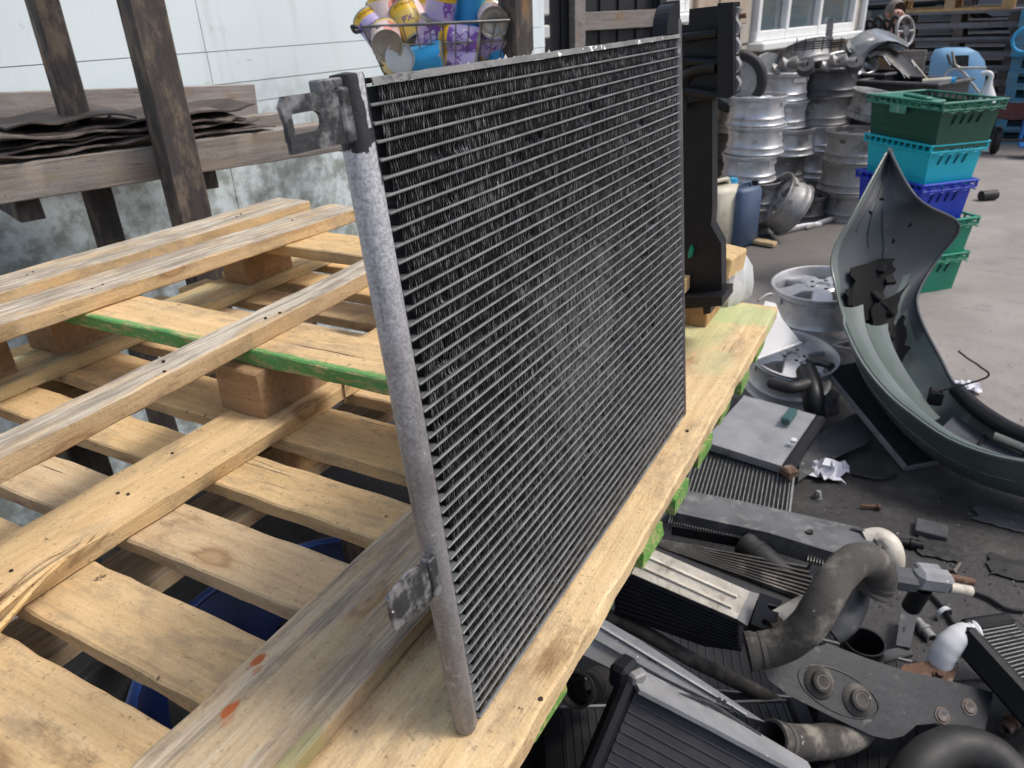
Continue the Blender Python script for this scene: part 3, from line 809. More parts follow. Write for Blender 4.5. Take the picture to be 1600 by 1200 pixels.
bb.build('bracket_flange', M['bracket'], ob)
MB().box((.000, -.0145, .4718), (.008, .019, .0075), None, .001).build('pipe_cap', M['bracket'], con)
bb = MB()
bb.prism([(-.013, .1445), (-.013, .1735), (-.0175, .1755), (-.0316, .1795), (-.054, .1782), (-.0565, .1755), (-.0565, .1530), (-.0555, .1505), (-.0205, .1438)], .0035, .0062, Matrix(((0, 0, 1, 0), (1, 0, 0, 0), (0, 1, 0, 0), (0, 0, 0, 1))))
ob = bb.build('bracket', M['bracket'], con)
bb = MB(); bb.box((.0040, -.0105, .1595), (.0085, .0085, .0310), None, .001)
bb.build('bracket_flange', M['bracket'], ob)
# black end fitting at the far top corner
fit = MB()
pts = [(.5555, .474), (.5555, .506), (.548, .506), (.546, .5035)]
for i in range(9):
    q = PI / 2 + (PI / 2) * i / 8; pts.append((.541 + .032 * math.cos(q), .474 + .0295 * math.sin(q)))
fit.prism(pts, -.008, .008, Matrix(((0, 0, 1, 0), (1, 0, 0, 0), (0, 1, 0, 0), (0, 0, 0, 1))))
fit.build('end_fitting', M['blackplas'], con)
#@COWL
# ================================================================== BLACK COWL behind the condenser
cw = thing('radiator_cowl', 'tall black plastic radiator cowl standing on a wood block behind the condenser', 'cowl', V((-.30, 1.1, 1.278)))
D0 = 1.10
def cq(pts, y0, y1, name, mat, sm=None):
    """outline traced in the plane y=y0, built as a solid back to y1"""
    A = [gy(px, py, y0) for px, py in pts]; n = len(A)
    Bk = [p + V((0, y1 - y0, 0)) for p in A]
    return MB().add(A + Bk, [list(range(n)), [n + i for i in range(n)][::-1]] + [[(i + 1) % n, i, n + i, n + (i + 1) % n] for i in range(n)]).build(name, mat, cw, sm, world=True)
cq([(1050, 120), (1113, 120), (1113, 330), (1111, 352), (1127, 381), (1128, 466), (1122, 470), (1050, 470)], 1.135, 1.165, 'side_panel', M['blackplas'])
cq([(1050, 42), (1076, 38), (1077, 14), (1120, 9), (1122, 152), (1050, 165)], 1.11, 1.16, 'upper_housing', M['blackplas'])
cq([(1121, 5), (1145, 3), (1146, 148), (1137, 154), (1121, 152)], 1.085, 1.125, 'flange_block', M['blackplas'])
cq([(1050, 466), (1128, 464), (1128, 478), (1050, 484)], 1.10, 1.17, 'bottom_lip', M['blackplas'])
cq([(1098, 478), (1111, 477), (1110, 490), (1099, 491)], 1.11, 1.14, 'foot_peg', M['blackplas'])
for (x0, y0, x1, y1, yy) in ((1064, 95, 1122, 98, 1.10), (1070, 142, 1122, 150, 1.095), (1060, 60, 1120, 52, 1.10)):
    MB().tube([gy(x0, y0, yy), gy(x1, y1, yy)], .006, 8).build('rib', M['blackplas'], cw, 60, world=True)
MB().tube(smooth_path([gy(1064, 175, 1.115), gy(1068, 128, 1.11), (gy(1084, 110, 1.105)), gy(1120, 104, 1.10)]), .009, 10).build('rib', M['blackplas'], cw, 60, world=True)
# scalloped grey gasket edge
gp_ = []
for i in range(61):
    py = 12 + 134 * i / 60; gp_.append((1152.5 + 3.0 * math.cos(i / 60 * 2 * PI * 4.5), py))
A = [(1146, 10)] + gp_ + [(1146, 148)]
cq(A, 1.100, 1.116, 'gasket_edge', M['alu_plate'])
MB().tube([gy(1150, 26, 1.12), gy(1166, 24, 1.12)], .0032, 8).build('bolt', M['rust'], cw, 60, world=True)
cq([(1075, 394), (1079, 384), (1082, 392), (1080, 402), (1075, 404)], 1.125, 1.14, 'green_plug', pbr('green_plug_plastic', (.01, .25, .16), None, 8, .4))
# wood block under it and board ends with film behind it
wb = thing('wood_block', 'brown wood block under the black cowl on the pale green plank end', 'block', V((-.3, 1.2, 1.0)))
MB().box((-.350, 1.245, 1.038), (.115, .09, .0755), None, .002).build('block_body', M['pine_block'], wb, world=True)
we = thing('wood_board', 'sawn board end with green underside behind the black cowl', 'board', V((-.27, 1.35, 1.1)))
a = gy(1146, 392, 1.30); MB().bar(a + V((-.20, 0.02, 0)), a + V((.012, -.012, -.02)), .075, .04, .003).build('board_body', M['pine'], we, world=True)
MB().box((-.455, 1.30, (1.0 + a.z - .022) / 2), (.085, .08, a.z - .022 - 1.0), None, .003).build('support_block', M['pine_palegreen'], we, world=True)
rows = []
cl = [(1160, 388), (1172, 412), (1180, 440), (1176, 462), (1158, 478), (1132, 490), (1085, 498)]
for i, (px, py) in enumerate(cl):
    row = []
    for j in range(9):
        t_ = j / 8
        p = gy(px - (px - 1128) * .75 * t_, py + 8 * t_ - (28 - i * 3) * t_ * .2, 1.36 - .05 * t_)
        p += V((0, 0, .010 * noise.noise(V((i * 1.3, j * 1.1, 0))))) + V((.010 * noise.noise(V((i * 1.7, j * 1.9, 4))), 0, 0))
        row.append(p)
    rows.append(row)
o = MB().sheet(rows, .0012).build('plastic_film', M['film'], None, 50)
tag(o, 'crumpled clear plastic film caught behind the black cowl by the wood board', 'plastic film')
# ================================================================== WHITE WALL, RACK
wl = thing('sheet_wall', 'stained pale blue sheet wall with green algae on its lower half, behind the timber rack', 'wall', Matrix.Translation((-2.14, .2, 0)) @ R(math.radians(-3.9), 'Z'))
zs = [0.0, .62, 1.272, 1.335, 1.43, 2.1, 3.4]
for i in range(len(zs) - 1):
    for j, (ya, yb) in enumerate(((-1.2, 1.55), (1.553, 3.62))):
        rows = []
        for a in range(13):
            y = ya + (yb - ya) * a / 12; row = []
            for b in range(5):
                z = zs[i] + .001 + (zs[i + 1] - zs[i] - .0022) * b / 4
                row.append((.004 * noise.noise(V((y * 1.5, z * 1.5, 1))) + (.0015 if i % 2 else 0), y, z))
            rows.append(row)
        MB().sheet(rows, .012).build('wall_panel', M['wall'], wl, 30)
MB().box((-.04, 1.2, 1.7), (.03, 4.85, 3.4)).build('wall_core', M['dark_clad'], wl)

M['shedgrey'] = pbr('weathered_grey_sheet', (.16, .17, .185), (.12, .13, .14), 2, .6)
# rack line
RD = V((.309, .951, 0)); RN = V((.951, -.309, 0))     # along the rack, and towards the camera side
RP = atd(245, 252, 1.72)                              # front face of the beam beside the second post
RP.z = 0
def rk(s, n, z): return V((RP.x, RP.y, 0)) + RD * s + RN * n + V((0, 0, z))
def on_rack(px, py, n=0.0):
    r = ray(px, py); o = V((RP.x, RP.y, 0)) + RN * n
    t = (o - V((0, 0, 0))).dot(RN) / r.dot(RN)
    return CAM + r * t
rack = thing('timber_rack', 'dark stained timber rack with three posts and a weathered beam before the pale wall', 'rack', V((RP.x, RP.y, 0)))
def post(px_l, px_r, py, n, dep, name='post'):
    a = on_rack(px_l, py, n); b_ = on_rack(px_r, py, n)
    c = (a + b_) / 2; wd = (b_ - a).length
    o = MB()
    o.box((0, 0, 1.15), (dep, wd, 2.3), None, .004)
    Mx = Matrix.Translation((c.x, c.y, 0)) @ R(math.atan2(-RD.x, RD.y), 'Z') @ T(-dep / 2, 0, 0)
    return o.build(name, M['black_timber'], rack, None, M=rack.matrix_basis.inverted() @ Mx)
post(246, 300, 190, .075, .075)
post(106, 146, 190, -.16, .07)
post(806, 835, 70, .075, .075)
za = on_rack(245, 227).z; zb = on_rack(245, 281).z
za0 = on_rack(0, 259).z; za1 = on_rack(434, 203).z
sl_ = lambda px: (on_rack(px, 250) - V((RP.x, RP.y, 0))).dot(RD)
s0, s1 = sl_(-60), sl_(880)
def rbeam(sa, sb, za_, zb_, wd, hh, n, name, mat, parent=rack, **kw):
    a = rk(sa, n, za_); b_ = rk(sb, n, zb_)
    return board(name, parent, a, b_, wd, hh, mat, **kw)
hB = za - zb
rbeam(s0, s1, za0 + (za0 - za) * .0, za1 - .01, .07, hB, -.037, 'beam', M['rack_beam'])
rbeam(s0, sl_(520), za0 + .012, za1 + .012, .055, .075, -.27, 'beam', M['rack_beam'])
for sx in (sl_(30), sl_(330), sl_(620)):
    a = rk(sx, -.05, za - hB - .001); b_ = rk(sx, -.40, za - hB - .001)
    board('bearer', rack, a, b_, .05, .05, M['black_timber'])
rbeam(s0, sl_(520), za0 + .125, za1 + .085, .028, .115, -.40, 'back_board', M['grey_rail'], seg=20)
# warped, flaking sheets lying on the beam
def warped(sa, sb, z0, wd, nn, seed, mat, lift=.02, th=.004):
    rows = []; nx = 26
    for i in range(nx + 1):
        s_ = sa + (sb - sa) * i / nx; row = []
        ragn = noise.noise(V((s_ * 26, seed, 2))) * .022
        for j in range(5):
            u = j / 4
            z = z0 + za0 + (za1 - za0) * (s_ - s0) / (s1 - s0) + lift * abs(noise.noise(V((s_ * 5, seed * 3.1, u * .7)))) + .010 * noise.noise(V((s_ * 16, seed, u * 2)))
            row.append(rk(s_, nn + ragn * (1 - u) - wd * u, z))
        rows.append(row)
    o = MB().sheet(rows, th).build('warped_sheet', mat, None, 50)
    return o
labs = ['lowest flaky brown sheet resting on the weathered rack beam', 'second flaky sheet from the bottom of the pile on the beam', 'curled blackened sheet in the middle of the pile on the beam',
        'thin dark sheet above the curled one on the rack beam', 'upper black warped sheet with ragged front edge on rack beam', 'topmost black sheet with torn edge on rack beam, left part']
for i, l in enumerate(labs):
    sa = s0 + .02 * i; sb = sl_(440) - .03 * i if i < 4 else (sl_(420) if i == 4 else sl_(235))
    o = warped(sa, sb, .006 + .010 * i, .30, -.006 - .012 * (i % 3), i + 1.5, M['sheet_edge'] if i in (0, 1, 3) else M['bark_sheet'], lift=.010 + .004 * i)
    tag(o, l, 'sheet', 'warped sheets piled on the rack beam')
cur = [((75, 215), (118, 180)), ((160, 208), (170, 180)), ((218, 205), (230, 178))]
for i, ((ax, ay), (bx, by)) in enumerate(cur):
    a = on_rack(ax, ay, -.08); b_ = on_rack(bx, by, -.12); a2 = on_rack(ax + (38 if i == 0 else 10), ay, -.09); b2 = on_rack(bx + (4 if i == 0 else 4), by, -.14)
    mid = (a + b_) / 2 + RN * .012; mid2 = (a2 + b2) / 2 + RN * .012
    o = MB().sheet([[a, a2], [mid, mid2], [b_, b2]], .003).build('curled_flake', M['sheet_edge'], None, 50)
    tag(o, ['wide brown flake standing up from the sheets left of the dark post', 'narrow brown curl standing up beside the wide flake', 'slim black curl standing up just left of the front post'][i], 'flake')

# ------------------------------------------------------------------ wire basket with tins
BD = 2.22
bk_o = atd(566, 42, BD); bk_r = atd(796, 38, BD)
Lb = (bk_r - bk_o).length
RH = V((RIGHT.x, RIGHT.y, 0)).normalized()
BM = Matrix.Translation((bk_o.x, bk_o.y, 0)) @ R(math.atan2(RH.y, RH.x), 'Z')
zr = bk_o.z
bas = thing('wire_basket', 'steel wire basket heaped with empty tins, hanging at the third rack post', 'basket', BM)
DB = .28; HB = .25; tp_ = .085
rim = [(0, 0, zr), (Lb, 0, zr), (Lb, DB, zr), (0, DB, zr), (0, 0, zr)]
MB().tube(rim, .0045, 8).build('rim_wire', M['wire'], bas, 60)
def lerp_rim(t, edge, z):
    k = (zr - z) / HB; i = tp_ * k
    x0, x1, y0, y1 = i, Lb - i, i * .6, DB - i * .6
    return {0: (x0 + (x1 - x0) * t, y0, z), 1: (x1, y0 + (y1 - y0) * t, z), 2: (x0 + (x1 - x0) * t, y1, z), 3: (x0, y0 + (y1 - y0) * t, z)}[edge]
for e in range(4):
    wm = MB()
    n = 11 if e in (0, 2) else 8
    for i in range(n + 1):
        wm.tube([lerp_rim(i / n, e, zr), lerp_rim(i / n, e, zr - HB)], .0021, 5)
    wm.build('side_wires', M['wire'], bas, 60)
for zz in (zr - .055, zr - .11, zr - .165, zr - .22, zr - HB):
    MB().tube([lerp_rim(0, 0, zz), lerp_rim(1, 0, zz), lerp_rim(1, 2, zz), lerp_rim(0, 2, zz), lerp_rim(0, 0, zz)], .0026, 5).build('ring_wire', M['wire'], bas, 60)
wm = MB()
for i in range(12):
    a = lerp_rim(i / 11, 0, zr - HB); b_ = lerp_rim(i / 11, 2, zr - HB); wm.tube([a, b_], .0014, 5)
wm.build('floor_wires', M['wire'], bas, 60)
MB().tube(smooth_path([(-.012, .0, zr - .002), (-.03, .0, zr + .002), (-.034, .05, zr - .012), (-.034, .12, zr - .014), (-.012, .16, zr - .004)]), .006, 8).build('handle', M['rubber_dark'], bas, 60)
MB().box((Lb / 2, DB / 2, zr - HB - .016), (Lb, DB * .7, .02), None, .003).build('shelf_board', M['grey_rail'], bas)

def tin_mat(name, bands, c_art, c_art2):
    """label print wrapped round a tin: bands by height, blotchy pictures by angle"""
    m, t, b = new_mat(name); k = N(t)
    tc = k.n('ShaderNodeTexCoord'); s = k.n('ShaderNodeSeparateXYZ'); k.l(tc.outputs['Object'], s.inputs[0])
    z = s.outputs[2]
    at = k.math('ARCTAN2', s.outputs[1], s.outputs[0])
    vec = k.coord('Object', (1, 1, 1))
    n1 = k.noise(vec, 30, 3); n2 = k.noise(vec, 60, 3)
    base = bands[0][1]
    col = k.mix(k.step(n1, .50, .53), base, c_art)
    col = k.mix(k.step(n2, .60, .63), col, c_art2)
    sec = k.math('GREATER_THAN', k.math('SINE', k.math('MULTIPLY', at, 2.0)), .25)
    col = k.mix(sec, col, base)
    for (lo, c) in bands[1:]:
        col = k.mix(k.math('GREATER_THAN', z, lo), col, c)
    col = k.mix(k.math('LESS_THAN', z, .007), col, (.45, .36, .08))
    k.l(col, b.inputs['Base Color']); b.inputs['Roughness'].default_value = .35
    return m
YEL = (.80, .50, .02); PUR = (.22, .09, .42); LIL = (.52, .44, .72); BLU = (.03, .34, .68); PNK = (.80, .28, .24)
TM = {'purple': tin_mat('purple_print', [(0, LIL), (.085, YEL)], PUR, (.78, .76, .86)),
      'blue': tin_mat('blue_print', [(0, BLU), (.012, BLU), (.092, (.62, .55, .06))], (.05, .45, .80), (.75, .25, .25)),
      'pink': tin_mat('pink_print', [(0, (.78, .62, .60)), (.09, (.75, .52, .05))], PNK, (.30, .14, .10)),
      'yellow': tin_mat('yellow_print', [(0, (.72, .52, .10)), (.08, YEL)], (.45, .3, .1), (.7, .6, .4))}
TR, TH = .0375, .109
def tin(px, py, dn, axis, kind, label, sc=1.0, spin=0.0, z=None):
    """axis: direction its open top points, in (right, up, away) of the place seen from the yard"""
    c = atd(px, py, BD + .055 + dn); sc *= 1.16
    ax = (RIGHT * axis[0] + V((0, 0, 1)) * axis[1] + V((-.49, .87, 0)) * axis[2]).normalized()
    q = ax.to_track_quat('Z', 'Y').to_matrix().to_4x4()
    Mt = Matrix.Translation(c) @ q @ R(spin, 'Z') @ T(0, 0, -TH / 2 * sc) @ Matrix.Scale(sc, 4)
    t_ = thing('food_tin', label, 'tin', Mt, 'empty tins heaped in the wire basket')
    MB().sheet([[(TR * math.cos(2 * PI * q / 28), TR * math.sin(2 * PI * q / 28), z_) for q in range(29)] for z_ in (.003, .012, .05, .097, TH - .003)]).build('printed_label', TM[kind], t_, 40)
    MB().lathe([(0, .004), (.020, .004), (.022, .0028), (.031, .0035), (.033, .001), (TR - .001, .001), (TR + .0012, 0), (TR + .0014, .003), (TR, .0045)], 28).build('base_end', M['tin'], t_, 40)
    MB().lathe([(TR, TH - .0045), (TR + .0014, TH - .003), (TR + .0012, TH), (TR - .001, TH), (TR - .0015, TH - .006), (TR - .002, .006), (0, .006)], 28).build('open_rim', M['tin'], t_, 40)
    return t_
tin(604, 62, -.01, (-.15, .25, 1), 'pink', 'tin at basket left showing its round dull base over the wires', 1.05)
tin(600, 28, .09, (-.1, 1, .2), 'pink', 'tin with yellow rim and pink print standing at basket back left')
tin(608, 6, .16, (.7, .5, .5), 'yellow', 'open empty tin with olive inside at the far left of basket')
tin(638, 14, .10, (-.5, .8, .1), 'pink', 'white and red printed tin leaning beside the top purple tin')
t1 = tin(687, 20, .03, (.25, 1, -.15), 'purple', 'purple tin with lettered yellow band, topmost in the basket', 1.08, spin=2.2)
tin(713, 12, .12, (.1, 1, .3), 'blue', 'bright blue tin behind the topmost purple tin')
tin(736, 15, .05, (-.08, -1, .15), 'blue', 'blue and red printed tin upside down near the post')
tin(769, 30, .00, (-.1, .15, 1), 'pink', 'tin beside the post showing its large round grey base')
tin(672, 62, .03, (-.35, -1, .2), 'purple', 'purple tin in the middle of basket front, upside down')
tin(722, 64, .02, (-1, .12, .2), 'purple', 'purple tin on its side with yellow band at its left end', 1.05, spin=.8)
tin(766, 66, .03, (-.8, -.5, .3), 'purple', 'purple tin with pictures low at the basket right', .95, spin=2.4)
tin(667, 92, .02, (-1, -.2, .15), 'blue', 'blue tin lying low at the front of the basket')
tin(620, 96, .02, (.3, .2, -1), 'yellow', 'open tin low at the basket left, its inside facing out')
tin(722, 97, .04, (-1, .05, .3), 'purple', 'purple tin at the bottom of basket, under the sideways one')
tin(640, 40, .06, (-.3, .6, .4), 'yellow', 'dull yellow tin squeezed between pink and purple ones')
tin(748, 40, .10, (.6, .5, -.6), 'yellow', 'open tin with pale lid under the grey round base')
tin(588, 50, .08, (-.5, .6, .4), 'purple', 'purple tin low against the left wires behind the dull base')
tin(660, 30, .14, (.2, 1, .1), 'pink', 'pale pink tin standing behind the yellow one')
tin(752, 8, .14, (.3, .9, .2), 'pink', 'red and white tin at the back beside the post')
tin(700, 88, .10, (.8, .3, .2), 'yellow', 'yellow tin deep in the basket under the purple ones')
tin(780, 92, .06, (-.2, 1, .1), 'blue', 'blue tin at the bottom right of the basket by the post')
def text_on_tin(t_, txt, size, z, ang, mat, r):
    cu = bpy.data.curves.new('lettering', 'FONT'); cu.body = txt; cu.size = size; cu.align_x = 'CENTER'; cu.align_y = 'CENTER'; cu.extrude = .0002
    o = bpy.data.objects.new('tmp', cu); COL.objects.link(o)
    bpy.context.view_layer.update()
    me = bpy.data.meshes.new_from_object(o.evaluated_get(bpy.context.evaluated_depsgraph_get()))
    bpy.data.objects.remove(o)
    for v in me.vertices:
        a = ang + v.co.x / r; rr = r + .0006 + v.co.z
        v.co = V((rr * math.cos(a), rr * math.sin(a), z + v.co.y))
    me.materials.clear(); me.materials.append(mat)
    return link('lettering', me, t_)
PRN = pbr('brown_print', (.30, .10, .02), None, 8, .4); PRP = pbr('purple_print_ink', (.20, .06, .36), None, 8, .4); PRW = pbr('white_print', (.75, .74, .82), None, 8, .4)
ldir = t1.matrix_basis.inverted().to_3x3() @ (CAM - t1.matrix_basis.translation)
aa = math.atan2(ldir.y, ldir.x)
text_on_tin(t1, 'PITHI-NT', .014, .096, aa + .1, PRN, TR)
text_on_tin(t1, 'PX', .024, .066, aa - .55, PRW, TR)
for t_ in [o for o in scene.objects if o.name.startswith('food_tin') and 'purple' in o.get('label', '') and o is not t1]:
    ld_ = t_.matrix_basis.inverted().to_3x3() @ (CAM - t_.matrix_basis.translation); a_ = math.atan2(ld_.y, ld_.x)
    text_on_tin(t_, 'PX', .026, .052, a_ + .1, PRP, TR); text_on_tin(t_, 'PITHI-NT', .013, .096, a_ + .2, PRN, TR)

# ------------------------------------------------------------------ dark shed beyond the basket
shd = thing('dark_shed', 'near black clad shed with a silvered rail and post between basket and stone wall', 'shed', gy(835, 100, 4.0) * V((1, 1, 0)) if False else V((gy(835, 100, 4.0).x, 4.0, 0)))
a = gy(815, 60, 4.0); b_ = gy(1048, 60, 4.95); a.z = 0; b_.z = 0
dv = (b_ - a).normalized(); nv = V((dv.y, -dv.x, 0)); Ls = (b_ - a).length
nb = 16
for i in range(nb):
    p = a + dv * (Ls * (i + .5) / nb)
    MB().bar(p + V((0, 0, 0.0)) - nv * (.02 + .012 * (i % 2)), p + V((0, 0, 2.6)) - nv * (.02 + .012 * (i % 2)), Ls / nb * .96, .02, .002, up=nv).build('clad_board', M['dark_clad'], shd, world=True)
def shp(px, py):   # point on the shed face
    r = ray(px, py); t = (a - CAM).dot(nv) / r.dot(nv); return CAM + r * t
for (x, w_) in ((897, .075), (1036, .07)):
    p = shp(x, 40)
    MB().box((0, 0, 1.25), (.06, w_, 2.5), Matrix.Translation((p.x, p.y, 0)) @ R(math.atan2(-dv.x, dv.y), 'Z') @ T(.03, 0, 0), .003).build('post', M['grey_rail'], shd, world=True)
p = shp(905, 36); q = shp(1032, 27)
zz = (p.z + q.z) / 2
board('rail', shd, V((p.x, p.y, zz + .05)) + nv * .012, V((q.x, q.y, zz + .05)) + nv * .012, .024, .095, M['grey_rail'])
for (px0, py0, px1, py1, l) in ((833, -8, 850, 25, 'cream electrical box high on the dark shed beside the rack post'), (833, 40, 851, 60, 'white electrical box below the cream one beside the rack post')):
    p0 = shp(px0, py0); p1 = shp(px1, py1)
    eb = thing('electric_box', l, 'box', (p0 + p1) / 2)
    wd = (V((p1.x, p1.y, 0)) - V((p0.x, p0.y, 0))).length; hh = abs(p1.z - p0.z)
    Mx = R(math.atan2(-dv.x, dv.y), 'Z')
    MB().box((.03, 0, 0), (.05, wd, hh), Mx, .006).build('box_body', M['cream'] if 'cream' in l else M['whiteplas'], eb)
    MB().box((.058, 0, 0), (.006, wd * .86, hh * .84), Mx, .002).build('box_lid', M['whiteplas'], eb)

# ------------------------------------------------------------------ stone building with white window
ang = math.radians(13.9)
wd_ = V((math.sin(ang), math.cos(ang), 0)); wn_ = V((math.cos(ang), -math.sin(ang), 0))
W0 = V((-1.43, 6.6, 0))
def onw(px, py, off=0.0):
    r = ray(px, py); o = W0 + wn_ * off; t = (o - CAM).dot(wn_) / r.dot(wn_); return CAM + r * t
def ws(p): return (p - W0).dot(wd_)
bld = thing('stone_building', 'sandstone block building with a white framed window behind the wheel stacks', 'building', W0)
sA, sB = ws(onw(1040, 40)), ws(onw(1343, 40))
zt = 3.2; w1a, w1b = ws(onw(1176, 60)), ws(onw(1331, 40)); zsill = onw(1176, 66).z
w0b = ws(onw(1072, 30)); zs0 = onw(1060, 20).z
Mw = Matrix(((wd_.x, 0, wn_.x, W0.x), (wd_.y, 0, wn_.y, W0.y), (0, 1, 0, 0), (0, 0, 0, 1)))   # x along the wall, y up, z out
wc = MB()
wc.box(((sA + sB) / 2, zsill / 2 - .01, -.12), (sB - sA - .01, zsill - .02, .2), Mw)
wc.box((w0b + (w1a - w0b) / 2, (zsill + zt) / 2, -.12), (w1a - w0b - .02, zt - zsill, .2), Mw)
wc.box(((w1b + sB) / 2, (zsill + zt) / 2, -.12), (sB - w1b - .02, zt - zsill, .2), Mw)
wc.box(((sA + w1b) / 2, zt + .2, -.12), (w1b - sA, .4, .2), Mw)
wc.build('mortar_wall', M['mortar'], bld, world=True)
cw_h = .225; r_ = 0; z = 0.0
random.seed(3)
stone_me = [MB().box((0, 0, 0), (.44, .217, .06), None, .008).mesh('stone', M['stone']), MB().box((0, 0, 0), (.30, .217, .06), None, .008).mesh('stone', M['stone']), MB().box((0, 0, 0), (.18, .217, .06), None, .008).mesh('stone', M['stone'])]
sw = (.44, .30, .18)
while z < 2.4:
    s_ = sA + (.15 if r_ % 2 else 0)
    while s_ < sB:
        i = random.choice((0, 0, 1, 1, 2)); wdt = sw[i]; c = s_ + wdt / 2; zc = z + cw_h / 2
        inwin = (zc + .08 > zsill and (c + wdt / 2 > w1a and c - wdt / 2 < w1b)) or (zc + .08 > zs0 and c - wdt / 2 < w0b)
        if not inwin and c + wdt / 2 < sB + .02:
            link('stone', stone_me[i], bld, bld.matrix_basis.inverted() @ Mw @ T(c, zc, -.018 + random.uniform(-.004, .006)))
        s_ += wdt + .012
    z += cw_h; r_ += 1
def window(sa, sb, zl, zh, mulls):
    fr = MB(); f = .075
    fr.box(((sa + sb) / 2, zl + f / 2, -.02), (sb - sa, f, .09), Mw, .006); fr.box(((sa + sb) / 2, zh - f / 2, -.02), (sb - sa, f, .09), Mw, .006)
    for x in [sa + f / 2, sb - f / 2] + mulls: fr.box((x, (zl + zh) / 2, -.016), (f * .8, zh - zl - .01, .09), Mw, .006)
    o = fr.build('window', M['upvc'], bld, world=True)
    xs = [sa] + mulls + [sb]
    for i in range(len(xs) - 1):
        p_ = MB(); p_.box(((xs[i] + xs[i + 1]) / 2, (zl + zh) / 2, -.03), (xs[i + 1] - xs[i] - .05, zh - zl - .1, .012), Mw)
        p_.build('pane', M['glass'], o, world=True)
    s2 = MB(); s2.box(((sa + sb) / 2, zl - .035, .03), (sb - sa + .06, .065, .16), Mw, .012); s2.build('sill', M['upvc'], o, world=True)
window(w1a, w1b, zsill, 2.5, [ws(onw(1228, 20)), ws(onw(1278, 20))])
window(sA - .8, w0b, zs0, 2.5, [])
rear = MB(); rear.box(((sA + sB) / 2, 1.6, -1.6), (sB - sA, 3.2, .2), Mw).build('rear_wall', M['mortar'], bld, world=True)
rear = MB(); rear.box((sB - .1, 1.3, -.9), (.2, 2.6, 1.3), Mw).build('end_wall', M['mortar'], bld, world=True)
c = onw(1345, 40)
dp = thing('downpipe', 'white downpipe running down the corner of the stone building', 'pipe', V((c.x, c.y, 0)))
MB().tube([(c.x, c.y, 0.02), (c.x, c.y, 3.2)], .035, 14).build('pipe_run', M['upvc'], dp, 60, world=True)
for z in (.5, 1.6, 2.6): MB().tube([(c.x, c.y, z), (c.x, c.y, z + .05)], .041, 14).build('pipe_clip', M['upvc'], dp, 60, world=True)

#@REAR
# ------------------------------------------------------------------ stacked pallets at the far end of the yard
def pallet_proto(mat, label, deck=None):
    t_ = thing('stacked_pallet', label, 'pallet', Matrix())
    L, Wd = 1.2, 1.0
    dk = MB().box((0, 0, 0), (L, .10, .030), None, .002).mesh('deck_plank', deck or mat); cb = MB().box((0, 0, 0), (.10, Wd, .022), None, .002).mesh('cross_board', mat)
    bl = MB().box((0, 0, 0), (.10, .10, .078), None, .003).mesh('block', mat)
    for i in range(6): link('deck_plank', dk, t_, T(0, -.45 + i * .18, .133))
    for x in (-.55, 0, .55):
        link('cross_board', cb, t_, T(x, 0, .1105))
        for y in (-.45, 0, .45): link('block', bl, t_, T(x, y, .061))
    for y in (-.45, 0, .45): link('runner', dk, t_, T(0, y, .011))
    return t_
PX = gy(1490, 100, 10.4).x
PA = math.radians(-4)
def pstack(cx, cy, n, mat, words, z0=0.0, group='pallets stacked at the back of the yard'):
    pr_ = None
    for i in range(n):
        nth = {0: 'bottom', n - 1: 'top'}.get(i, ['', 'second', 'third', 'fourth', 'fifth', 'sixth', 'seventh', 'eighth', 'ninth', 'tenth', 'eleventh'][i])
        lab = f'{words}, {nth} of its stack' if i in (0, n - 1) else f'{words}, {nth} from the bottom'
        if pr_ is None: pr_ = pallet_proto(mat, lab, M['pallet_deck'] if mat is M['dark_pallet'] else None); o = pr_
        else: o = copy_tree(pr_)
        o.matrix_basis = Matrix.Translation((cx + random.uniform(-.03, .03), cy + random.uniform(-.03, .03), z0 + i * .147)) @ R(PA + random.uniform(-.02, .02), 'Z')
        o['label'] = lab; o['group'] = group
xa = gy(1490, 100, 10.6).x; xb = gy(1612, 100, 10.2).x
pstack(xa, 11.0, 9, M['dark_pallet'], 'blackened pallet behind the pale blue panel')
pstack(xb + .42, 10.5, 9, M['blue_pallet'], 'blue painted pallet at the right end of the yard')
pstack(xa - .1, 11.0, 2, M['pine'], 'clean pine pallet above the blackened ones', 9 * .147 + .003, 'pine pallets on top of the stacks')
pstack(xb + .45, 10.5, 2, M['pine'], 'clean pine pallet above the blue ones', 9 * .147 + .003, 'pine pallets on top of the stacks')
pstack(xa + .6, 12.6, 10, M['dark_pallet'], 'dark pallet in the rearmost row behind the others')

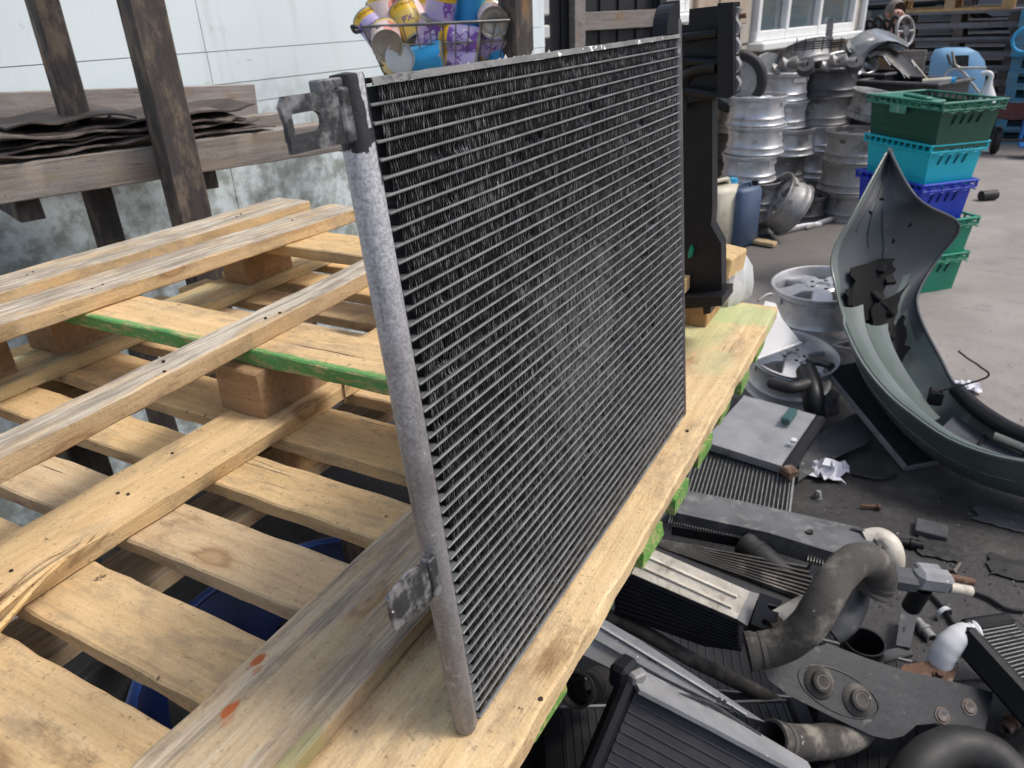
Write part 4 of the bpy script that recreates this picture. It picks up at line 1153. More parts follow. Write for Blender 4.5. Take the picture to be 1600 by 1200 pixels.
# dark car beyond the man
car = thing('parked_car', 'black car with a red tail lamp parked beyond the man', 'car', Matrix.Translation(gy(1400, 40, 13.0) * V((1, 1, 0))) @ R(math.radians(10), 'Z'))
prof = [(-2.0, .35), (-2.05, .75), (-1.95, .95), (-1.3, 1.02), (-.75, 1.42), (.6, 1.46), (1.35, 1.05), (2.0, .92), (2.1, .6), (2.05, .35)]
rows = []
for y, k_ in ((-.82, .93), (-.86, .98), (-.80, 1.0), (0, 1.02), (.80, 1.0), (.86, .98), (.82, .93)):
    rows.append([(x, y * (1 if z < .96 else .84), .3 + (z - .3) * k_) for x, z in prof])
MB().sheet(rows).build('car_body', M['black_paint'], car, 40)
for s_ in (-1, 1):
    MB().prism([(-1.05, .98), (-.7, 1.33), (.55, 1.36), (1.15, 1.02)], s_ * .715, s_ * .735, Matrix(((1, 0, 0, 0), (0, 0, 1, 0), (0, 1, 0, 0), (0, 0, 0, 1)))).build('side_window', M['glass'], car)
    MB().box((-2.0, s_ * .66, .82), (.10, .22, .14), None, .02).build('tail_light', M['redlens'], car)
    for x in (-1.3, 1.3):
        wm_ = Matrix.Translation((x, s_ * .78, .31)) @ R(PI / 2, 'X')
        o = MB().lathe([(.20, -.09), (.30, -.09), (.315, -.06), (.315, .06), (.30, .09), (.20, .09)], 24, wm_, True).build('wheel', M['rubber_dark'], car, 40)
        MB().lathe([(0, -.07), (.2, -.085), (.2, .085), (0, .07)], 20, wm_).build('rim', M['alu_dull'], o, 40)
# grey sheet building closing the yard
rw = thing('metal_shed', 'grey sheet metal shed closing the far end of the yard', 'shed', V((2, 17, 0)))
for i in range(28):
    x = -8 + i * .8
    MB().box((x + .4, 17 + .02 * (i % 2), 2.6), (.79, .05, 5.2)).build('clad_sheet', M['shedgrey'], rw, world=True)
#@MAN
# ------------------------------------------------------------------ the man looking down
def skin_mesh(name, verts, edges, radii, mat, parent, sub=2, root=0):
    me = bpy.data.meshes.new(name); me.from_pydata([tuple(v) for v in verts], edges, []); me.materials.append(mat)
    o = bpy.data.objects.new(name, me); COL.objects.link(o); o.parent = parent
    sk = o.modifiers.new('skin', 'SKIN')
    for i, r in enumerate(radii): me.skin_vertices[0].data[i].radius = (r, r) if not isinstance(r, tuple) else r
    for i in range(len(radii)): me.skin_vertices[0].data[i].use_root = (i == root)
    ss = o.modifiers.new('sub', 'SUBSURF'); ss.levels = sub; ss.render_levels = sub
    for p in me.polygons: p.use_smooth = True
    sk.use_smooth_shade = True
    return o
hp = gy(1397, 24, 9.6)
man = thing('person', 'person in a dark jacket bending forward with head bowed, beyond the wheel stacks', 'person', Matrix.Translation((hp.x - .12, hp.y + .10, 0)) @ R(math.radians(-42), 'Z'))
# x = the way he faces; head at about z = hp.z
hz = hp.z
bv = [(0, 0, .92), (.06, 0, hz - .30), (.10, 0, hz - .16), (.14, 0, hz - .07), (.17, 0, hz - .01), (.18, 0, hz + .07),
      (.0, .10, .86), (.03, .10, .48), (-.02, .10, .09), (.10, .10, .04), (.0, -.10, .86), (.03, -.10, .48), (-.02, -.10, .09), (.10, -.10, .04),
      (.09, .18, hz - .21), (.12, .24, hz - .44), (.34, .18, hz - .50), (.43, .14, hz - .50), (.09, -.18, hz - .21), (.12, -.24, hz - .44), (.34, -.18, hz - .50), (.43, -.14, hz - .50)]
be = [(0, 1), (1, 2), (2, 3), (3, 4), (4, 5), (0, 6), (6, 7), (7, 8), (8, 9), (0, 10), (10, 11), (11, 12), (12, 13), (2, 14), (14, 15), (15, 16), (16, 17), (2, 18), (18, 19), (19, 20), (20, 21)]
bru = [.13, .13, .08, .055, .085, .09, .09, .06, .04, .035, .09, .06, .04, .035, .055, .042, .035, .035, .055, .042, .035, .035]
skin_mesh('body', bv, be, bru, M['skin'], man)
skin_mesh('jacket', [bv[0], bv[1], (.11, 0, hz - .115), bv[14], bv[15], bv[16], bv[18], bv[19], bv[20]], [(0, 1), (1, 2), (2, 3), (3, 4), (4, 5), (2, 6), (6, 7), (7, 8)], [.17, .20, .125, .12, .075, .06, .10, .075, .06], M['navy'], man)
skin_mesh('trousers', [bv[0], bv[6], bv[7], bv[8], bv[10], bv[11], bv[12]], [(0, 1), (1, 2), (2, 3), (0, 4), (4, 5), (5, 6)], [.145, .11, .078, .06, .11, .078, .06], M['navy'], man)
hm = MB()
for i in range(7):
    pass
rows = []
for i in range(9):
    th = PI * .55 * i / 8; row = []
    for j in range(17):
        ph = PI * .28 + (2 * PI - PI * .56) * j / 16 if i > 3 else 2 * PI * j / 16
        row.append((.165 + .108 * math.sin(th) * math.cos(ph), .098 * math.sin(th) * math.sin(ph), hz + .035 + .115 * math.cos(th)))
    rows.append(row)
hm.sheet(rows).build('hair', M['hair'], man, 60)
fc = MB(); fc.tube([(.262, 0, hz + .035), (.285, 0, hz + .0), (.270, 0, hz - .012)], [.010, .016, .012], 8); fc.build('nose', M['skin'], man, 60)
for s_ in (-1, 1):
    MB().lathe([(0, -.012), (.022, -.008), (.026, 0), (.02, .008), (0, .01)], 10, T(.165, s_ * .092, hz + .01) @ R(PI / 2, 'X')).build('ear', M['skin'], man, 60)
    MB().tube([(.245, s_ * .034, hz + .032), (.256, s_ * .034, hz + .030)], .011, 8).build('eye', M['rubber_dark'], man, 60)
    MB().box((.05, s_ * .10, .035), (.27, .10, .07), None, .02).build('shoe', M['rubber_dark'], man)
MB().tube([(.255, -.022, hz - .035), (.262, 0, hz - .037), (.255, .022, hz - .035)], .006, 6).build('mouth', M['maroon'], man, 60)

swc = gy(1414, 49, 8.9)
stw = thing('steering_wheel', 'grey steering wheel propped upright in front of the bending person', 'steering wheel', Matrix.Translation(swc) @ R(math.radians(60), 'Z') @ R(math.radians(78), 'X'))
Rs = .135
MB().tube([(Rs * math.cos(2 * PI * k / 32), Rs * math.sin(2 * PI * k / 32), 0) for k in range(33)], .016, 10).build('rim', M['alu_dull'], stw, 60)
MB().lathe([(0, .02), (.05, .015), (.06, -.02), (0, -.03)], 16).build('hub', M['greyplas'], stw, 40)
for a_ in (0, PI, -PI / 2): MB().tube([(.05 * math.cos(a_), .05 * math.sin(a_), 0), (Rs * math.cos(a_), Rs * math.sin(a_), 0)], .014, 8).build('spoke', M['alu_dull'], stw, 60)
st_ = thing('column_stand', 'dark steel post under the steering wheel', 'post', V((swc.x, swc.y, 0)))
MB().tube([(swc.x, swc.y, 0), (swc.x, swc.y, swc.z - .2)], .03, 10).build('post_body', M['blacksteel'], st_, 60, world=True)
#@WHEELS
# ================================================================== ALLOY WHEELS
WR = .222; WH = .205
def wheel_parts(style):
    rim = MB()
    prof = [(.214, .205), (.221, .203), (.222, .197), (.220, .195), (.210, .193), (.208, .182), (.213, .177), (.205, .168), (.199, .150), (.197, .110), (.199, .075), (.204, .062), (.211, .054), (.206, .045), (.206, .026), (.210, .013), (.220, .010), (.222, .007), (.221, .002), (.214, 0),
            (.208, .008), (.199, .03), (.190, .06), (.188, .12), (.195, .155), (.200, .185), (.209, .203)]
    rim.lathe(prof, 40, None, True)
    n = {'five': 5, 'ten': 10, 'seven': 7}[style]
    sp = MB()
    wi = {'five': (.085, .105), 'ten': (.026, .034), 'seven': (.050, .040)}[style]
    zt = (.188, .176)
    pts = []
    for (x, wdt, z, th) in ((.045, wi[0] * .9, zt[0], .03), (.10, wi[0], zt[0] + .004, .028), (.15, (wi[0] + wi[1]) / 2, zt[1] + .002, .024), (.202, wi[1] * 1.12, zt[1] - .012, .03)):
        pts.append([(x, -wdt / 2, z - th), (x, -wdt / 2, z - .006), (x, -wdt / 2 + .006, z), (x, wdt / 2 - .006, z), (x, wdt / 2, z - .006), (x, wdt / 2, z - th)])
    vs = [p for r in pts for p in r]; fs = []
    for i in range(3):
        for j in range(6):
            j2 = (j + 1) % 6; fs.append([i * 6 + j, i * 6 + j2, (i + 1) * 6 + j2, (i + 1) * 6 + j])
    fs += [[0, 1, 2, 3, 4, 5], [18 + i for i in range(6)][::-1]]
    sp.add(vs, [f[::-1] for f in fs])
    hub = MB().lathe([(.030, .10), (.072, .10), (.074, .186), (.064, .194), (.036, .194), (.032, .186)], 28, None, True)
    cap = MB().lathe([(0, .183), (.026, .182), (.031, .176), (.031, .16), (0, .16)], 20)
    bo = MB()
    for k in range(5):
        q = 2 * PI * k / 5 + .3; bo.lathe([(0, .193), (.009, .193), (.010, .1915), (.010, .18)], 10, T(.052 * math.cos(q), .052 * math.sin(q), .0025))
    return rim, sp, hub, cap, bo, n
WP = {}
def wheel(Mx, style, mk, label, group):
    key = (style, mk)
    if key not in WP:
        rim, sp, hub, cap, bo, n = wheel_parts(style)
        me = [rim.mesh('rim', M[mk], 35), sp.mesh('spoke', M[mk], 30), hub.mesh('hub', M[mk], 35), cap.mesh('centre_cap', M['blackplas'] if style != 'five' else M[mk], 35), bo.mesh('bolt_holes', M['blackplas'])]
        WP[key] = (me, n)
    me, n = WP[key]
    t_ = thing('car_alloy', label, 'wheel', Mx, group)
    link('rim', me[0], t_)
    for i in range(n): link('spoke', me[1], t_, R(2 * PI * i / n, 'Z'))
    link('hub', me[2], t_); link('centre_cap', me[3], t_); link('bolt_holes', me[4], t_)
    return t_
ORD = ['bottom', 'second', 'third', 'fourth', 'fifth', 'sixth', 'seventh']
def wstack(px, py, n, desc, mk='alu', sc=1.0, top='five', dx=None, face=1):
    b = gz(px, py, 0); z = 0
    for i in range(n):
        jx, jy = random.uniform(-.018, .018), random.uniform(-.018, .018)
        s = sc * random.uniform(.96, 1.04)
        mk_i = mk[i] if isinstance(mk, (list, tuple)) else mk
        if dx: jx += dx[i]
        Mx = Matrix.Translation((b.x + jx, b.y + jy, z)) @ R(random.uniform(0, 6), 'Z')
        if not face and i < n - 1: Mx = Mx @ T(0, 0, WH * s) @ R(PI, 'X')
        Mx = Mx @ Matrix.Scale(s, 4)
        pos = 'bottom wheel' if i == 0 else ('top wheel' if i == n - 1 else ORD[i] + ' wheel from the bottom')
        wheel(Mx, top if i == n - 1 else random.choice(('five', 'seven', 'ten')), mk_i, f'{pos} of the {desc}', 'alloy wheels stacked against the stone building')
        z += WH * s + .004
    return b, z
random.seed(21)
b1_, z1_ = wstack(1163, 360, 5, 'wheel stack next to the black cowl', ['alu_dull', 'alu_dull', 'alu', 'alu', 'alu'], .88, dx=[0, .01, 0, .02, -.02])
wstack(1140, 318, 5, 'half hidden wheel stack right behind the cowl', ['alu_dull'] * 3 + ['alu'] * 2, .95)
b2_, z2_ = wstack(1208, 318, 5, 'tall silver wheel stack, second from the cowl', ['alu_dull', 'alu_dull', 'alu', 'alu', 'alu'], .98, dx=[0, 0, .05, -.02, -.03])
b3_, z3_ = wstack(1262, 312, 5, 'stack crowned by a dark spoked wheel', ['alu_dull', 'alu', 'alu', 'alu_dull', 'alu_dark'], .97, 'ten', dx=[0, .0, .01, -.01, .02])
b4_, z4_ = wstack(1300, 292, 4, 'slumping stack behind the dark spoked wheel', ['alu_dull', 'alu', 'alu', 'alu'], .95, dx=[0, .02, .03, .0])
wstack(1332, 288, 4, 'rearmost wheel stack half behind the green crates', ['alu_dull', 'alu', 'alu', 'alu'], .92, dx=[0, .02, -.02, .05])
b5_, z5_ = wstack(1322, 338, 3, 'short dull wheel stack beside the crates', ['alu_dull', 'alu_dull', 'alu_dull'], 1.0, 'seven')
G2 = 'loose alloy wheels among the stacks'
wheel(Matrix.Translation(V((b5_.x + .06, b5_.y + .05, z5_ + .06))) @ R(math.radians(12), 'Y') @ Matrix.Scale(.9, 4), 'seven', 'alu_dull', 'tilted wheel resting on top of the short dull stack beside crates', G2)
c = gz(1246, 340, .0)
wheel(Matrix.Translation(c) @ Matrix.Scale(.92, 4), 'ten', 'alu_dark', 'dark dirty wheel lying alone on the ground between stacks', G2)
c = gz(1222, 318, .235)
wheel(Matrix.Translation(c) @ R(math.radians(-62), 'Z') @ R(math.radians(58), 'X') @ T(0, 0, -.10) @ Matrix.Scale(.9, 4), 'five', 'alu_dull', 'steeply tilted wheel wedged between the first two stacks', G2)
c = gy(1262, 112, b3_.y - .02)
wheel(Matrix.Translation(V((b4_.x - .02, b4_.y + .03, z4_ + .05))) @ R(.5, 'Z') @ R(math.radians(22), 'X') @ Matrix.Scale(.95, 4), 'five', 'alu', 'silver wheel leaning on top of the slumping stack', G2)
wheel(Matrix.Translation(V((b2_.x + .10, b2_.y + .22, z2_ - .02))) @ R(.9, 'Z') @ R(math.radians(-25), 'X') @ Matrix.Scale(.9, 4), 'seven', 'alu_dull', 'dull spoked wheel tipped behind the tall silver stack', G2)
# near group by the pallet corner
GN = 'alloy wheels lying by the pallet corner'
wheel(Matrix.Translation(gz(1322, 573, .0)) @ R(.3, 'Z') @ R(math.radians(3), 'X') @ Matrix.Scale(.95, 4), 'five', 'alu', 'silver wheel lying flat under the larger one, beside the bumper', GN)
Mx = Matrix.Translation(gz(1278, 505, .21) + V((0, 0, .0))) @ R(1.1, 'Z') @ R(math.radians(-4), 'Y') @ Matrix.Scale(.95, 4)
wheel(Mx, 'five', 'alu', 'big five spoke silver wheel on top, left of the green bumper', GN)
Mx = Matrix.Translation(gz(1228, 602, .06)) @ R(.2, 'Z') @ R(math.radians(9), 'X') @ R(math.radians(4), 'Y') @ R(.9, 'Z') @ Matrix.Scale(.80, 4)
wheel(Mx, 'five', 'alu', 'silver wheel lying on the small grey radiator by the pallet edge', GN)

# stray alloy strips on the ground before the stacks
for i, (p, q, l) in enumerate((((1205, 368), (1285, 350), 'bright metal trim strip lying on the ground before the wheel stacks'), ((1260, 356), (1330, 338), 'darker trim strip lying behind the bright one by the wheels'))):
    a, b_ = gz(*p, .02), gz(*q, .02); a.z = b_.z = .018
    t_ = thing('trim_strip', l, 'strip', (a + b_) / 2)
    MB().tube(smooth_path([a, a.lerp(b_, .5) + V((0, .03, .012)), b_]), [.004] + [.02] * 11 + [.004], 8, squash=.4).build('strip_body', M['alu'] if i == 0 else M['alu_dull'], t_, 60, world=True)

# jerrycan and blue board beside the first stack
jb = gz(1143, 372, 0)
jc = thing('jerrycan', 'yellowed translucent jerrycan standing behind the black cowl by the wheel stack', 'jerrycan', Matrix.Translation(V((jb.x - .04, jb.y - .25, 0))) @ R(math.radians(-28), 'Z'))
MB().box((0.02, 0, .21), (.15, .28, .42), None, .035).build('can_body', M['cream'], jc, 60)
MB().tube([(0, -.09, .41), (0, -.07, .455), (0, .05, .455), (0, .07, .41)], .014, 8).build('handle', M['cream'], jc, 60)
MB().lathe([(0, .45), (.028, .45), (.028, .41), (0, .41)], 16, T(0, .11, 0)).build('cap', M['skyblue'], jc, 40)
MB().box((-.02, -.1435, .22), (.05, .004, .09), None, .001).build('blue_sticker', M['skyblue'], jc)
bb_ = thing('blue_can', 'slim slate blue can standing between the jerrycan and wheel stack', 'can', Matrix.Translation(V((jb.x + .10, jb.y - .16, 0))) @ R(math.radians(-28), 'Z'))
bsl = pbr('slate_blue_plastic', (.08, .12, .20), (.06, .09, .16), 5, .5)
MB().box((0, 0, .20), (.12, .22, .40), None, .02).build('can_body', bsl, bb_, 60)
MB().tube([(0, -.07, .39), (0, -.05, .43), (0, .03, .43), (0, .05, .39)], .012, 8).build('handle', bsl, bb_, 60)
MB().lathe([(0, .43), (.024, .43), (.024, .39), (0, .39)], 14, T(0, .085, 0)).build('cap', M['blackplas'], bb_, 40)
so_ = gz(1180, 378, .02)
wp_ = thing('wood_offcut', 'pale splintered wood offcut on the ground behind the pallet corner', 'offcut', V((so_.x, so_.y, 0)))
MB().bar((so_.x - .12, so_.y + .03, .03), (so_.x + .14, so_.y - .02, .02), .07, .03, .006).build('offcut_body', M['pine'], wp_, world=True)

#@CRATES
# ================================================================== CRATES
def crate(Mx, body, rim, label, L=.60, W_=.40, Hc=.215, plate=False):
    t_ = thing('plastic_crate', label, 'crate', Mx, 'stacked plastic crates')
    tp = .022
    o = MB()
    def ring(inset, z): return [(-L / 2 + inset, -W_ / 2 + inset, z), (L / 2 - inset, -W_ / 2 + inset, z), (L / 2 - inset, W_ / 2 - inset, z), (-L / 2 + inset, W_ / 2 - inset, z)]
    rings = [ring(.028, .001), ring(.012, Hc - .03), ring(.016, Hc - .03), ring(.033, .010)]
    vs = [p for r in rings for p in r]; fs = []
    for i in range(3):
        for k in range(4):
            k2 = (k + 1) % 4; fs.append([i * 4 + k, i * 4 + k2, (i + 1) * 4 + k2, (i + 1) * 4 + k])
    fs += [[3, 2, 1, 0], [12, 13, 14, 15]]
    o.add(vs, fs); o.build('tub_body', body, t_)
    # thick stacking rim with notches
    rm = MB()
    for (a, b_) in (((-L / 2, -W_ / 2), (L / 2, -W_ / 2)), ((L / 2, -W_ / 2), (L / 2, W_ / 2)), ((L / 2, W_ / 2), (-L / 2, W_ / 2)), ((-L / 2, W_ / 2), (-L / 2, -W_ / 2))):
        a, b_ = V((*a, 0)), V((*b_, 0)); d = (b_ - a).normalized(); ln = (b_ - a).length
        rm.bar(a + V((0, 0, Hc - .006)) - d * .008, b_ + V((0, 0, Hc - .006)) + d * .008, .022, .010, .002)
        rm.bar(a + V((0, 0, Hc - .040)), b_ + V((0, 0, Hc - .040)), .016, .008, .002)
        n = int(ln / .045)
        for k in range(n + 1):
            p = a + d * (ln * k / n); rm.bar(p + V((0, 0, Hc - .04)), p + V((0, 0, Hc - .008)), .014, .008, .001, up=d)
    rm.build('stacking_rim', rim, t_, kind='stuff')
    for s_ in (-1, 1):
        for k in range(4):
            sl2 = MB()
            y = -.09 + .05 * k; zc = Hc * .62
            ins = .028 + (.012 - .028) * (zc / (Hc - .03))
            sl2.bar((s_ * (L / 2 - ins + .0015), y - .008, zc - .022), (s_ * (L / 2 - ins + .008), y + .008, zc + .022), .008, .004, .001)
            sl2.build('hand_slot', M['blackplas'], t_)
    rib = MB()
    for s_ in (-1, 1):
        for k in range(9):
            x = -L / 2 + .07 + k * (L - .14) / 8
            rib.bar((x, s_ * (W_ / 2 - .049), .012), (x, s_ * (W_ / 2 - .014), Hc - .05), .006, .006)
    for s_ in (-1, 1):
        wv = MB()
        for zz, amp in ((Hc - .020, .006), (Hc - .034, .007), (Hc - .048, .006)):
            wv.tube([(s_ * (L / 2 + .004), -W_ / 2 + W_ * q / 24, zz + amp * math.sin(q * 1.25)) for q in range(25)], .0042, 5)
        wv.build('wavy_rim', rim, t_, 60, kind='stuff')
        for zz in (.05, .085, .12):
            ins = .028 + (.012 - .028) * (zz / (Hc - .03))
            MB().bar((-L / 2 + ins + .01, s_ * (W_ / 2 - ins + .0005), zz), (L / 2 - ins - .01, s_ * (W_ / 2 - ins + .0005), zz), .004, .005).build('side_rib', body, t_)
    if plate:
        pm = pbr('pale_green_plate', (.10, .32, .22), (.08, .27, .18), 10, .45)
        MB().box((-.02, -W_ / 2 - .010, Hc - .058), (.12, .008, .038), None, .003).build('handle_plate', pm, t_)
        for (zz) in (Hc - .066, Hc - .052):
            MB().tube([(-.018 + .006 * math.cos(q), -W_ / 2 - .0155, zz + .006 * math.sin(q)) for q in [PI * .9 - i * PI * 1.5 / 8 for i in range(9)]], .0014, 5).build('number_mark', M['whiteplas'], t_)
        for xx in (-.24, -.14, .16, .24):
            MB().box((xx, -W_ / 2 - .012, Hc - .030), (.045, .004, .012), None, .002).build('rim_slot', pm, t_)
    return t_
cb_ = gz(1442, 470, 0)
CA = math.radians(-46)
cc = V((cb_.x, cb_.y, 0)) + R(CA, 'Z').to_3x3() @ V((-.250, .185, 0)) + V((-.105, 0, 0))
cols = [('crate_lg', 'crate_lg', 'mid green crate at the bottom of the crate stack'), ('crate_lg', 'crate_lg', 'mid green crate, second up, under the royal blue one'),
        ('crate_bl', 'crate_bl', 'royal blue crate in the middle of the crate stack'), ('crate_cy', 'crate_cy', 'bright cyan crate under the dark green one'), ('crate_dg', 'crate_rim', 'dark green crate on top of the crate stack')]
zc_ = 0; crs = []
offs = [(.02, .02), (.03, .01), (-.02, .0), (-.01, .01), (.0, 0)]
for i, (b_, r_, l_) in enumerate(cols):
    o_ = V((offs[i][0], offs[i][1], zc_)) + cc
    crs.append(crate(Matrix.Translation(o_) @ R(CA + random.uniform(-.02, .02), 'Z'), M[b_], M[r_], l_, plate=(i == 4), Hc=.225 if i < 4 else .235, L=.50 if i < 4 else .545, W_=.345 if i < 4 else .375))
    zc_ += .197
topz = zc_ - .197
# things in the top crate
t_ = thing('spray_bottle', 'white plastic bottle with hooked spout standing in the top green crate', 'bottle', Matrix.Translation(gy(1536, 172, cc.y + .26) * V((1, 1, 0)) + V((0, 0, topz + .012))))
MB().lathe([(0, 0), (.05, 0), (.052, .16), (.045, .20), (.018, .25), (.016, .27), (0, .27)], 20).build('bottle_body', M['whiteplas'], t_, 50)
MB().tube(smooth_path([(0, 0, .27), (0, 0, .30), (-.02, 0, .312), (-.045, 0, .305)]), .013, 8).build('spout', M['whiteplas'], t_, 60)
t_ = thing('plastic_tray', 'light green plastic lid lying in the top green crate', 'lid', Matrix.Translation(cc + V((-.11, .06, topz + .212))) @ R(CA + .1, 'Z') @ R(.07, 'Y'))
MB().box((0, 0, 0), (.30, .18, .018), None, .006).build('lid_body', M['crate_rim'], t_)
MB().box((.04, .0, .016), (.16, .05, .015), None, .005).build('lid_handle', M['crate_rim'], t_)

# ------------------------------------------------------------------ things behind the crates
def panel_box(label, name, cat, c, size, rz, mat, mat2, extra=None):
    t_ = thing(name, label, cat, Matrix.Translation(c) @ R(rz, 'Z'))
    L, W_, Hh = size
    o = MB()
    for (cx, cy, sx, sy) in ((0, -W_ / 2, L, .012), (0, W_ / 2, L, .012), (-L / 2, 0, .012, W_ - .013), (L / 2, 0, .012, W_ - .013)): o.box((cx, cy, Hh / 2), (sx, sy, Hh), None, .003)
    o.box((0, 0, .008), (L - .013, W_ - .013, .012)); o.build('tub_wall', mat, t_)
    rm = MB()
    for (cx, cy, sx, sy) in ((0, -W_ / 2, L + .05, .05), (0, W_ / 2, L + .05, .05), (-L / 2, 0, .05, W_ - .052), (L / 2, 0, .05, W_ - .052)): rm.box((cx, cy, Hh + .012), (sx, sy, .022), None, .006)
    rm.build('tub_rim', mat2, t_)
    return t_
YB = 6.9
p0 = gy(1412, 178, YB); zr_ = gy(1412, 128, YB).z
bx = panel_box('black open tub with a pale sticker behind the green crates', 'black_tub', 'tub', V((p0.x + .02, YB, 0)), (.62, .5, zr_), math.radians(-25), M['crate_bk'], M['greyplas'])
MB().box((-.02, -.257, zr_ * .80), (.10, .004, .06)).build('sticker', M['alu_plate'], bx)
p1_ = gy(1352, 150, YB + .3)
panel_box('second black tub half behind the wheel stacks and the first tub', 'black_tub', 'tub', V((p1_.x - .08, YB + .42, 0)), (.62, .45, zr_ + .03), math.radians(-22), M['crate_bk'], M['greyplas'])
# wooden board behind the tubs
pb = gy(1430, 80, 8.3); pbl = gy(1372, 90, 8.3)
t_ = thing('wooden_board', 'brown wooden board standing behind the black wheel arch liner', 'board', V((pb.x, 8.3, 0)))
MB().box(((pb.x + pbl.x) / 2, 8.3, pb.z / 2), (abs(pb.x - pbl.x), .03, pb.z), None, .004).build('board_face', M['cardboard'], t_, world=True)
pb2 = gy(1449, 78, 8.25); pb3 = gy(1412, 76, 8.25)
t_ = thing('wooden_board', 'pale streaked plank end right of the brown board, left of the blue panel', 'board', V((pb2.x, 8.25, 0)))
MB().box(((pb2.x + pb3.x) / 2, 8.25, pb2.z / 2), (abs(pb2.x - pb3.x), .025, pb2.z), None, .004).build('board_face', M['grey_rail'], t_, world=True)
# silver wing arching over the tubs, built as a curved shell
def shell(pts_out, pts_in, y0, depth, name, mat, parent, bulge=.05, n=5, th=.006):
    rows = []
    for (a, b_) in zip(pts_out, pts_in):
        A = gy(*a, y0); B = gy(*b_, y0 - depth * .2); row = []
        for j in range(n + 1):
            t = j / n; p = A.lerp(B, t); p.y += depth * (1 - t) ** 2 * .9 - bulge * 4 * t * (1 - t); row.append(p)
        rows.append(row)
    return MB().sheet(rows, th).build(name, mat, parent, 60, world=True)
YW = 7.35
wing = thing('car_wing', 'silver car wing with a wheel arch heaped on top of the black tubs', 'wing', V((gy(1365, 90, YW).x, YW, 0)))
wo = [(1306, 96), (1312, 78), (1325, 62), (1342, 51), (1365, 46), (1385, 51), (1400, 59), (1417, 70)]
wi_ = [(1330, 122), (1345, 112), (1352, 92), (1360, 80), (1372, 72), (1388, 66), (1402, 66), (1418, 73)]
shell(wo, wi_, YW, .28, 'wing_panel', M['silver_paint'], wing, .06)
wo2 = [(1305, 98), (1304, 84), (1310, 75), (1318, 70)]; wi2 = [(1330, 122), (1328, 108), (1326, 96), (1330, 84)]
shell(wo2, wi2, YW - .02, .2, 'inner_edge', M['blackplas'], wing, .02)
MB().tube(smooth_path([gy(*p, YW - .02) for p in wi_[1:]]), .012, 8).build('arch_lip', M['blackplas'], wing, 60, world=True)
MB().bar(V((gy(1330, 118, YW).x, YW + .12, 0)), gy(1330, 118, YW) + V((0, .12, 0)), .25, .25, .01).build('prop_box', M['crate_bk'], wing, world=True)
liner = thing('arch_liner', 'black wheel arch liner with torn white labels under the silver wing', 'liner', V((gy(1400, 110, YW - .2).x, YW - .2, 0)))
lo = [(1350, 84), (1366, 76), (1386, 76), (1402, 84), (1420, 100), (1436, 118), (1446, 132)]
li = [(1362, 92), (1372, 88), (1384, 92), (1392, 104), (1406, 116), (1418, 124), (1436, 136)]
shell(lo, li, YW - .15, .2, 'liner_panel', M['blackplas'], liner, .03)
for (a, b_, w2) in (((1381, 88), (1391, 102), .035), ((1407, 110), (1414, 122), .04), ((1424, 94), (1430, 104), .03)):
    MB().bar(gy(*a, YW - .36), gy(*b_, YW - .36), w2, .004).build('torn_label', M['paper'], liner, world=True)
MB().bar(gy(1424, 94, YW - .33), gy(1452, 128, YW - .33), .03, .012, .003).build('edge_strip', M['cream'], liner, world=True)
t_ = thing('roller_tube', 'short cream roller lying across the rim of the black tub', 'roller', gy(1463, 128, YB - .2))
MB().tube([gy(1441, 129, YB - .2), gy(1486, 126, YB - .2)], .026, 14).build('roller_body', M['cream'], t_, 50, world=True)
MB().tube([gy(1486, 126, YB - .2), gy(1494, 125, YB - .2)], .022, 12).build('end_plug', M['skyblue'], t_, 50, world=True)
# pale blue car panel with a chair frame before it
YP = 9.2
bpn = thing('painted_panel', 'pale blue rounded car panel leaning on the pallets behind the crates', 'car panel', V((gy(1495, 120, YP).x, YP, 0)))
ol = [(1450, 126), (1454, 90), (1460, 78), (1478, 75), (1512, 75), (1528, 82), (1539, 96), (1541, 112), (1536, 142), (1527, 151), (1500, 140), (1470, 134)]
A = [gy(px, py, YP) + V((0, .10 * (py - 110) / -40, 0)) for px, py in ol]; c_ = sum(A, V((0, 0, 0))) / len(A)
vs = [c_ + V((0, -.05, 0))] + [c_.lerp(p, .6) + V((0, -.035, 0)) for p in A] + A + [p + V((0, .03, 0)) for p in A]
n = len(A); fs = [[0, 1 + (i + 1) % n, 1 + i] for i in range(n)] + [[1 + i, 1 + (i + 1) % n, 1 + n + (i + 1) % n, 1 + n + i] for i in range(n)] + [[1 + n + i, 1 + n + (i + 1) % n, 1 + 2 * n + (i + 1) % n, 1 + 2 * n + i] for i in range(n)] + [[1 + 2 * n + i for i in range(n)]]
MB().add(vs, fs).build('panel_skin', M['blue_paint'], bpn, 50, world=True)
pw = [gy(1489, 87, YP - .07), gy(1514, 86, YP - .07), gy(1513, 104, YP - .07), gy(1488, 106, YP - .07)]
MB().add(pw + [p + V((0, .012, 0)) for p in pw], [[0, 1, 2, 3][::-1], [4, 5, 6, 7], [0, 1, 5, 4], [1, 2, 6, 5], [2, 3, 7, 6], [3, 0, 4, 7]]).build('dark_recess', M['crate_bk'], bpn, world=True)
MB().bar(gy(1500, 145, YP + .12) * V((1, 1, 0)), gy(1500, 142, YP + .05), .3, .05, .005).build('foot_block', M['crate_bk'], bpn, world=True)
YC = 8.4
chf = thing('chair_frame', 'bare tubular chair frame with black pads before the pale blue panel', 'chair', V((gy(1495, 140, YC).x, YC, 0)))
